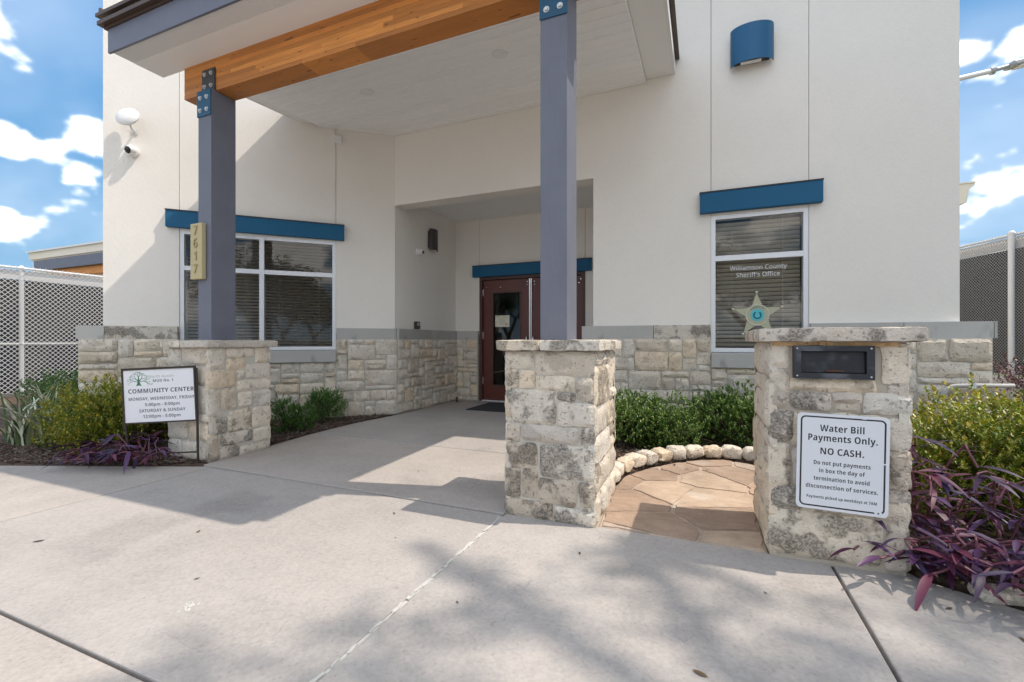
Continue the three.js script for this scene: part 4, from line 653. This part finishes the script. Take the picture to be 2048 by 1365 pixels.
shrub('green_shrub', 'dark green shrub at the foot of the left fence post', [-8.2, 0, -3.6], .9, .62, .5, { seed: 310, sprigs: 700, per: 11, leaf: .034, twig: .09, cols: grnC, tips: grnT, tip: .3 });
shrub('green_shrub', 'green shrub between the left fence and stone base corner', [-7.3, 0, -3.9], .7, .60, .45, { seed: 311, sprigs: 600, per: 11, leaf: .03, twig: .09, cols: [[.07, .17, .03], [.09, .2, .035]], tips: grnT, tip: .4 });
// strap-leaved grass clump
{
  const t = thing('strap_grass', 'clump of cream striped strap leaves left of the golden shrub', 'grass clump', [-6.35, 0, -2.5]), R = rng(331);
  const mats = [std({ color: col(.30, .34, .20), roughness: .6, side: THREE.DoubleSide }), std({ color: col(.10, .15, .06), roughness: .6, side: THREE.DoubleSide }), std({ color: col(.55, .56, .42), roughness: .6, side: THREE.DoubleSide })];
  for (let i = 0; i < 120; i++) { const a = R() * 6.283, L = .45 + .4 * R(), w = .010 + .008 * R(), lean = .3 + .9 * R(), P = [], I = [], n = 7, b0 = [(R() - .5) * .5, 0, (R() - .5) * .45]; for (let k = 0; k <= n; k++) { const f = k / n, r = lean * L * f * f * .75, y = L * (f - .45 * lean * f * f), ww = w * (1 - f * f); for (const s of [-1, 1]) P.push(b0[0] + Math.cos(a) * r - Math.sin(a) * ww * s, Math.max(.004, y), b0[2] + Math.sin(a) * r + Math.cos(a) * ww * s); if (k < n) { const q = 2 * k; I.push(q, q + 1, q + 2, q + 1, q + 3, q + 2); } } const g = new THREE.BufferGeometry(); g.setAttribute('position', new THREE.Float32BufferAttribute(P, 3)); g.setIndex(I); g.computeVertexNormals(); part('blade', g, mats[Math.floor(R() * 3)], t); }
}
// purple trailing plants: every leaf its own mesh
{
  const purple = [[.060, .016, .072], [.085, .014, .052], [.040, .013, .052], [.115, .020, .050], [.070, .028, .095], [.036, .016, .062]].map(c => new THREE.MeshPhysicalMaterial({ color: col(...c), roughness: .48, side: THREE.DoubleSide })), stemM = std({ color: col(.20, .075, .10), roughness: .6 });
  const leafG = [0, 1, 2, 3].map(v => { const n = 8, P = [], I = []; for (let k = 0; k <= n; k++) { const f = k / n, w = .092 * Math.pow(Math.sin(Math.PI * Math.min(1, f * .96 + .04)), .75) * (1 - .25 * f), bend = -(.06 + .09 * v) * f * f * 2, fold = .45 - .12 * v; P.push(-w, bend + w * fold, f, 0, bend, f, w, bend + w * fold, f); if (k < n) { const a = 3 * k; I.push(a, a + 3, a + 1, a + 1, a + 3, a + 4, a + 1, a + 4, a + 2, a + 2, a + 4, a + 5); } } const g = new THREE.BufferGeometry(); g.setAttribute('position', new THREE.Float32BufferAttribute(P, 3)); g.setIndex(I); g.computeVertexNormals(); return g; });
  function purplePlant(label, pos, seed, stems, o, group) {
    const t = thing('purple_plant', label, 'plant', pos, 0, group), R = rng(seed), sg = [];
    for (let s = 0; s < stems; s++) {
      const a = o.dir + (R() - .5) * o.spread, L = o.len * (.5 + .7 * R()), up = o.up * (.3 + R()), b = V3((R() - .5) * o.base[0], .01, (R() - .5) * o.base[1]), pts = [];
      for (let k = 0; k <= 5; k++) { const f = k / 5; pts.push(V3(b.x + Math.cos(a + .4 * (R() - .5)) * L * f, Math.max(.012, b.y + up * Math.sin(f * 2.2) + .01), b.z + Math.sin(a + .4 * (R() - .5)) * L * f)); }
      const cv = new THREE.CatmullRomCurve3(pts); sg.push(new THREE.TubeGeometry(cv, 12, .005, 5)); const n = Math.max(4, Math.round(L / .05));
      for (let k = 1; k <= n; k++) { const f = k / n, p = cv.getPoint(f), tg = cv.getTangent(f), sd = (k % 2 ? 1 : -1) * (f > .93 ? .35 : .95 + .4 * (R() - .5)), yaw = Math.atan2(tg.x, tg.z) + sd, ll = o.leaf * (.65 + .6 * R()); const pit = -(.05 + .55 * R()) + (p.y < .06 ? -.12 : .15); const m = part('leaf', leafG[Math.floor(R() * 4)], purple[Math.floor(R() * purple.length)], t, [p.x, p.y + .004, p.z]); m.rotation.order = 'YXZ'; m.rotation.set(pit, yaw, (R() - .5) * .7); m.scale.setScalar(ll); }
    }
    part('stems', merge(sg), stemM, t); return t;
  }
  purplePlant('purple leaved trailing plant spilling onto the pavement under the yard sign', [-4.45, 0, -2.42], 351, 18, { dir: 2.2, spread: 3.4, len: .34, up: .20, base: [.42, .12], leaf: .20 });
  purplePlant('reddish purple trailing plant creeping at the foot of the golden shrub', [-4.78, 0, -2.30], 352, 12, { dir: 2.4, spread: 2.6, len: .28, up: .12, base: [.40, .08], leaf: .13 });
  purplePlant('purple trailing plant sprawling onto the pavement at the letter drop pier foot', [1.02, .01, -2.66], 353, 17, { dir: 1.9, spread: 2.8, len: .36, up: .18, base: [.26, .16], leaf: .17 });
  purplePlant('tall purple plant climbing beside the letter drop pier into the golden shrub', [1.06, .01, -2.98], 354, 16, { dir: 1.2, spread: 2.6, len: .34, up: .42, base: [.2, .2], leaf: .16 });
  purplePlant('purple trailing plant spread along the pavement edge before the golden shrub', [1.50, .01, -2.50], 355, 19, { dir: 1.6, spread: 2.8, len: .36, up: .16, base: [.5, .2], leaf: .16 });
  purplePlant('purple plant with long arching stems rising through the golden shrub', [1.55, .01, -2.92], 356, 15, { dir: 1.5, spread: 2.6, len: .36, up: .36, base: [.5, .2], leaf: .15 });
}
// edging stones and debris
[[1.12, -2.47, .3], [1.32, -2.38, .5], [1.62, -2.24, .45], [1.92, -2.12, .4]].forEach(([x, z, r], i) => single('edging_rock', roughBox(.17, .05, .10, .025, .018, 810 + i, .02), S[1], 'flat pale rock at the pavement edge under the purple plants', 'rock', [x, .022, z], [0, r, 0], 'pale rocks along the right bed edge'));
{
  const R = rng(401), lm = [std({ color: col(.06, .05, .035), roughness: .9, side: THREE.DoubleSide }), std({ color: col(.12, .08, .04), roughness: .9, side: THREE.DoubleSide }), std({ color: col(.05, .07, .05), roughness: .9, side: THREE.DoubleSide })], s = new THREE.Shape(); s.moveTo(0, -.5); s.quadraticCurveTo(.35, 0, 0, .5); s.quadraticCurveTo(-.35, 0, 0, -.5);
  const g = new THREE.ExtrudeGeometry(s, { depth: .06, bevelEnabled: false, curveSegments: 4 }).rotateX(-Math.PI / 2);
  const spots = [[-.55, -2.2, .03], [-2.55, -1.65, .035], [-2.05, -1.32, .025], [-3.2, -1.25, .05], [-2.1, -3.1, .03], [-1.72, -2.28, .03], [-1.9, -4.0, .02], [.0, -1.55, .05], [1.0, -1.9, .03], [-2.4, -3.4, .02], [-3.1, -3.1, .02], [-.9, -1.6, .02], [.25, -2.15, .02], [-2.9, -2.0, .02], [-1.5, -2.0, .018], [.9, -2.3, .035], [1.05, -2.15, .05], [-3.2, -6.1, .03], [-.2, -4.05, .05], [.05, -4.0, .04], [-.1, -3.95, .035]];
  spots.forEach(([x, z, l], i) => { const m = single('fallen_leaf', g, lm[i % 3], 'small dry leaf fragment lying on the paving', 'leaf', [x, .004 + (z < -2.6 && x > -.6 && x < .3 ? .01 : 0), z], [0, R() * 6.3, 0], 'leaf fragments scattered on the paving'); m.scale.set(l, l * .12, l); });
}

/* ---------- trees: one shading the pavement, the others across the lot (seen in the glass) ---------- */
function makeTree(name, label, pos, h, cr, o, group) {
  const t = thing(name, label, 'tree', pos, 0, group), R = rng(o.seed), segs = [], B = leafBuf(), tips = [];
  const grow = (p, d, L, r, n) => {
    const q = p.clone().addScaledVector(d, L), g = cyl(r * .72, r, L, n > 2 ? 9 : 5); g.applyQuaternion(new THREE.Quaternion().setFromUnitVectors(V3(0, 1, 0), d)); g.translate((p.x + q.x) / 2, (p.y + q.y) / 2, (p.z + q.z) / 2); segs.push(uvM(g)); if (n <= 1) tips.push(q);
    if (n === 0) return; const kids = n > 2 ? 3 : 2 + (R() < .6 ? 1 : 0); for (let k = 0; k < kids; k++) { const a = (k / kids + R() * .3) * 6.283, sp = .45 + .45 * R(); const dd = d.clone().multiplyScalar(Math.cos(sp)).add(V3(Math.cos(a) * Math.sin(sp), .12, Math.sin(a) * Math.sin(sp))).normalize(); grow(q, dd, L * (n === 4 ? (o.bl ?? .62) : .66 + .2 * R()), r * .66, n - 1); }
  };
  const th = h * (o.bole ?? .34); grow(V3(0, 0, 0), V3(.04, 1, .02).normalize(), th, h * .026, 4);
  const cy = h * (o.cy ?? .66), ry = h * (o.ry ?? .36);
  const cl = []; for (const p of tips) for (let c = 0; c < o.clumps; c++) cl.push(p); for (let c = 0; c < (o.fill ?? 0); c++) { const a = R() * 6.283, z = 2 * R() - 1, rr = Math.cbrt(R()), f = Math.sqrt(1 - z * z); cl.push(V3(Math.cos(a) * f * rr * cr, cy + z * rr * ry, Math.sin(a) * f * rr * cr)); }
  for (const p of cl) {
    const q = p.clone().add(V3((R() - .5) * cr * .55, (R() - .5) * ry * .5, (R() - .5) * cr * .55)); const e = Math.hypot(q.x / cr, (q.y - cy) / ry, q.z / cr); if (e > 1) q.sub(V3(0, cy, 0)).multiplyScalar(.96 / e).add(V3(0, cy, 0));
    const tone = .7 + .6 * R(), cs = o.cs * (.6 + .8 * R()); for (let k = 0; k < o.per; k++) { const d = V3(R() - .5, R() - .6, R() - .5).normalize(), b = q.clone().add(V3((R() - .5), (R() - .5) * .7, (R() - .5)).multiplyScalar(cs * 2)); addLeaf(B, b, d, V3(R() - .5, 1, R() - .5), o.leaf * (.7 + .6 * R()), o.leaf * .55, [.06 * tone * (.8 + .4 * R()), .105 * tone * (.8 + .4 * R()), .022 * tone]); }
  }
  part('trunk', merge(segs), M.bark, t); part('crown', leafGeo(B), M.leafMatte, t); return t;
}
makeTree('shade_tree', 'broad oak by the pavement casting dappled shade over the concrete', [8.85, -.05, -.4], 15.5, 4.6, { seed: 421, cy: .74, ry: .20, bole: .5, bl: .42, clumps: 2, fill: 800, per: 26, cs: .22, leaf: .12 });
const proto = makeTree('lot_tree', 'leafy tree across the parking lot mirrored in the glass', [2.2, -.05, 14.5], 8.2, 3.2, { seed: 431, clumps: 3, per: 24, cs: .4, leaf: .22, bole: .2, bl: .9, cy: .52, ry: .48 }, 'trees across the parking lot');
[[7.2, 11.8, 1.1, .92], [12, 15.5, 2.3, .85], [18, 19, 3.7, .8], [-5.5, 17, .6, .62], [-11.6, 13, 4.2, .85]].forEach(([x, z, r, s]) => { const c = proto.clone(); c.name = numbered('lot_tree'); c.position.set(x, -.05, z); c.rotation.y = r; c.scale.setScalar(s); c.userData = { ...proto.userData }; scene.add(c); });

sh(scene);
renderer.render(scene, camera);
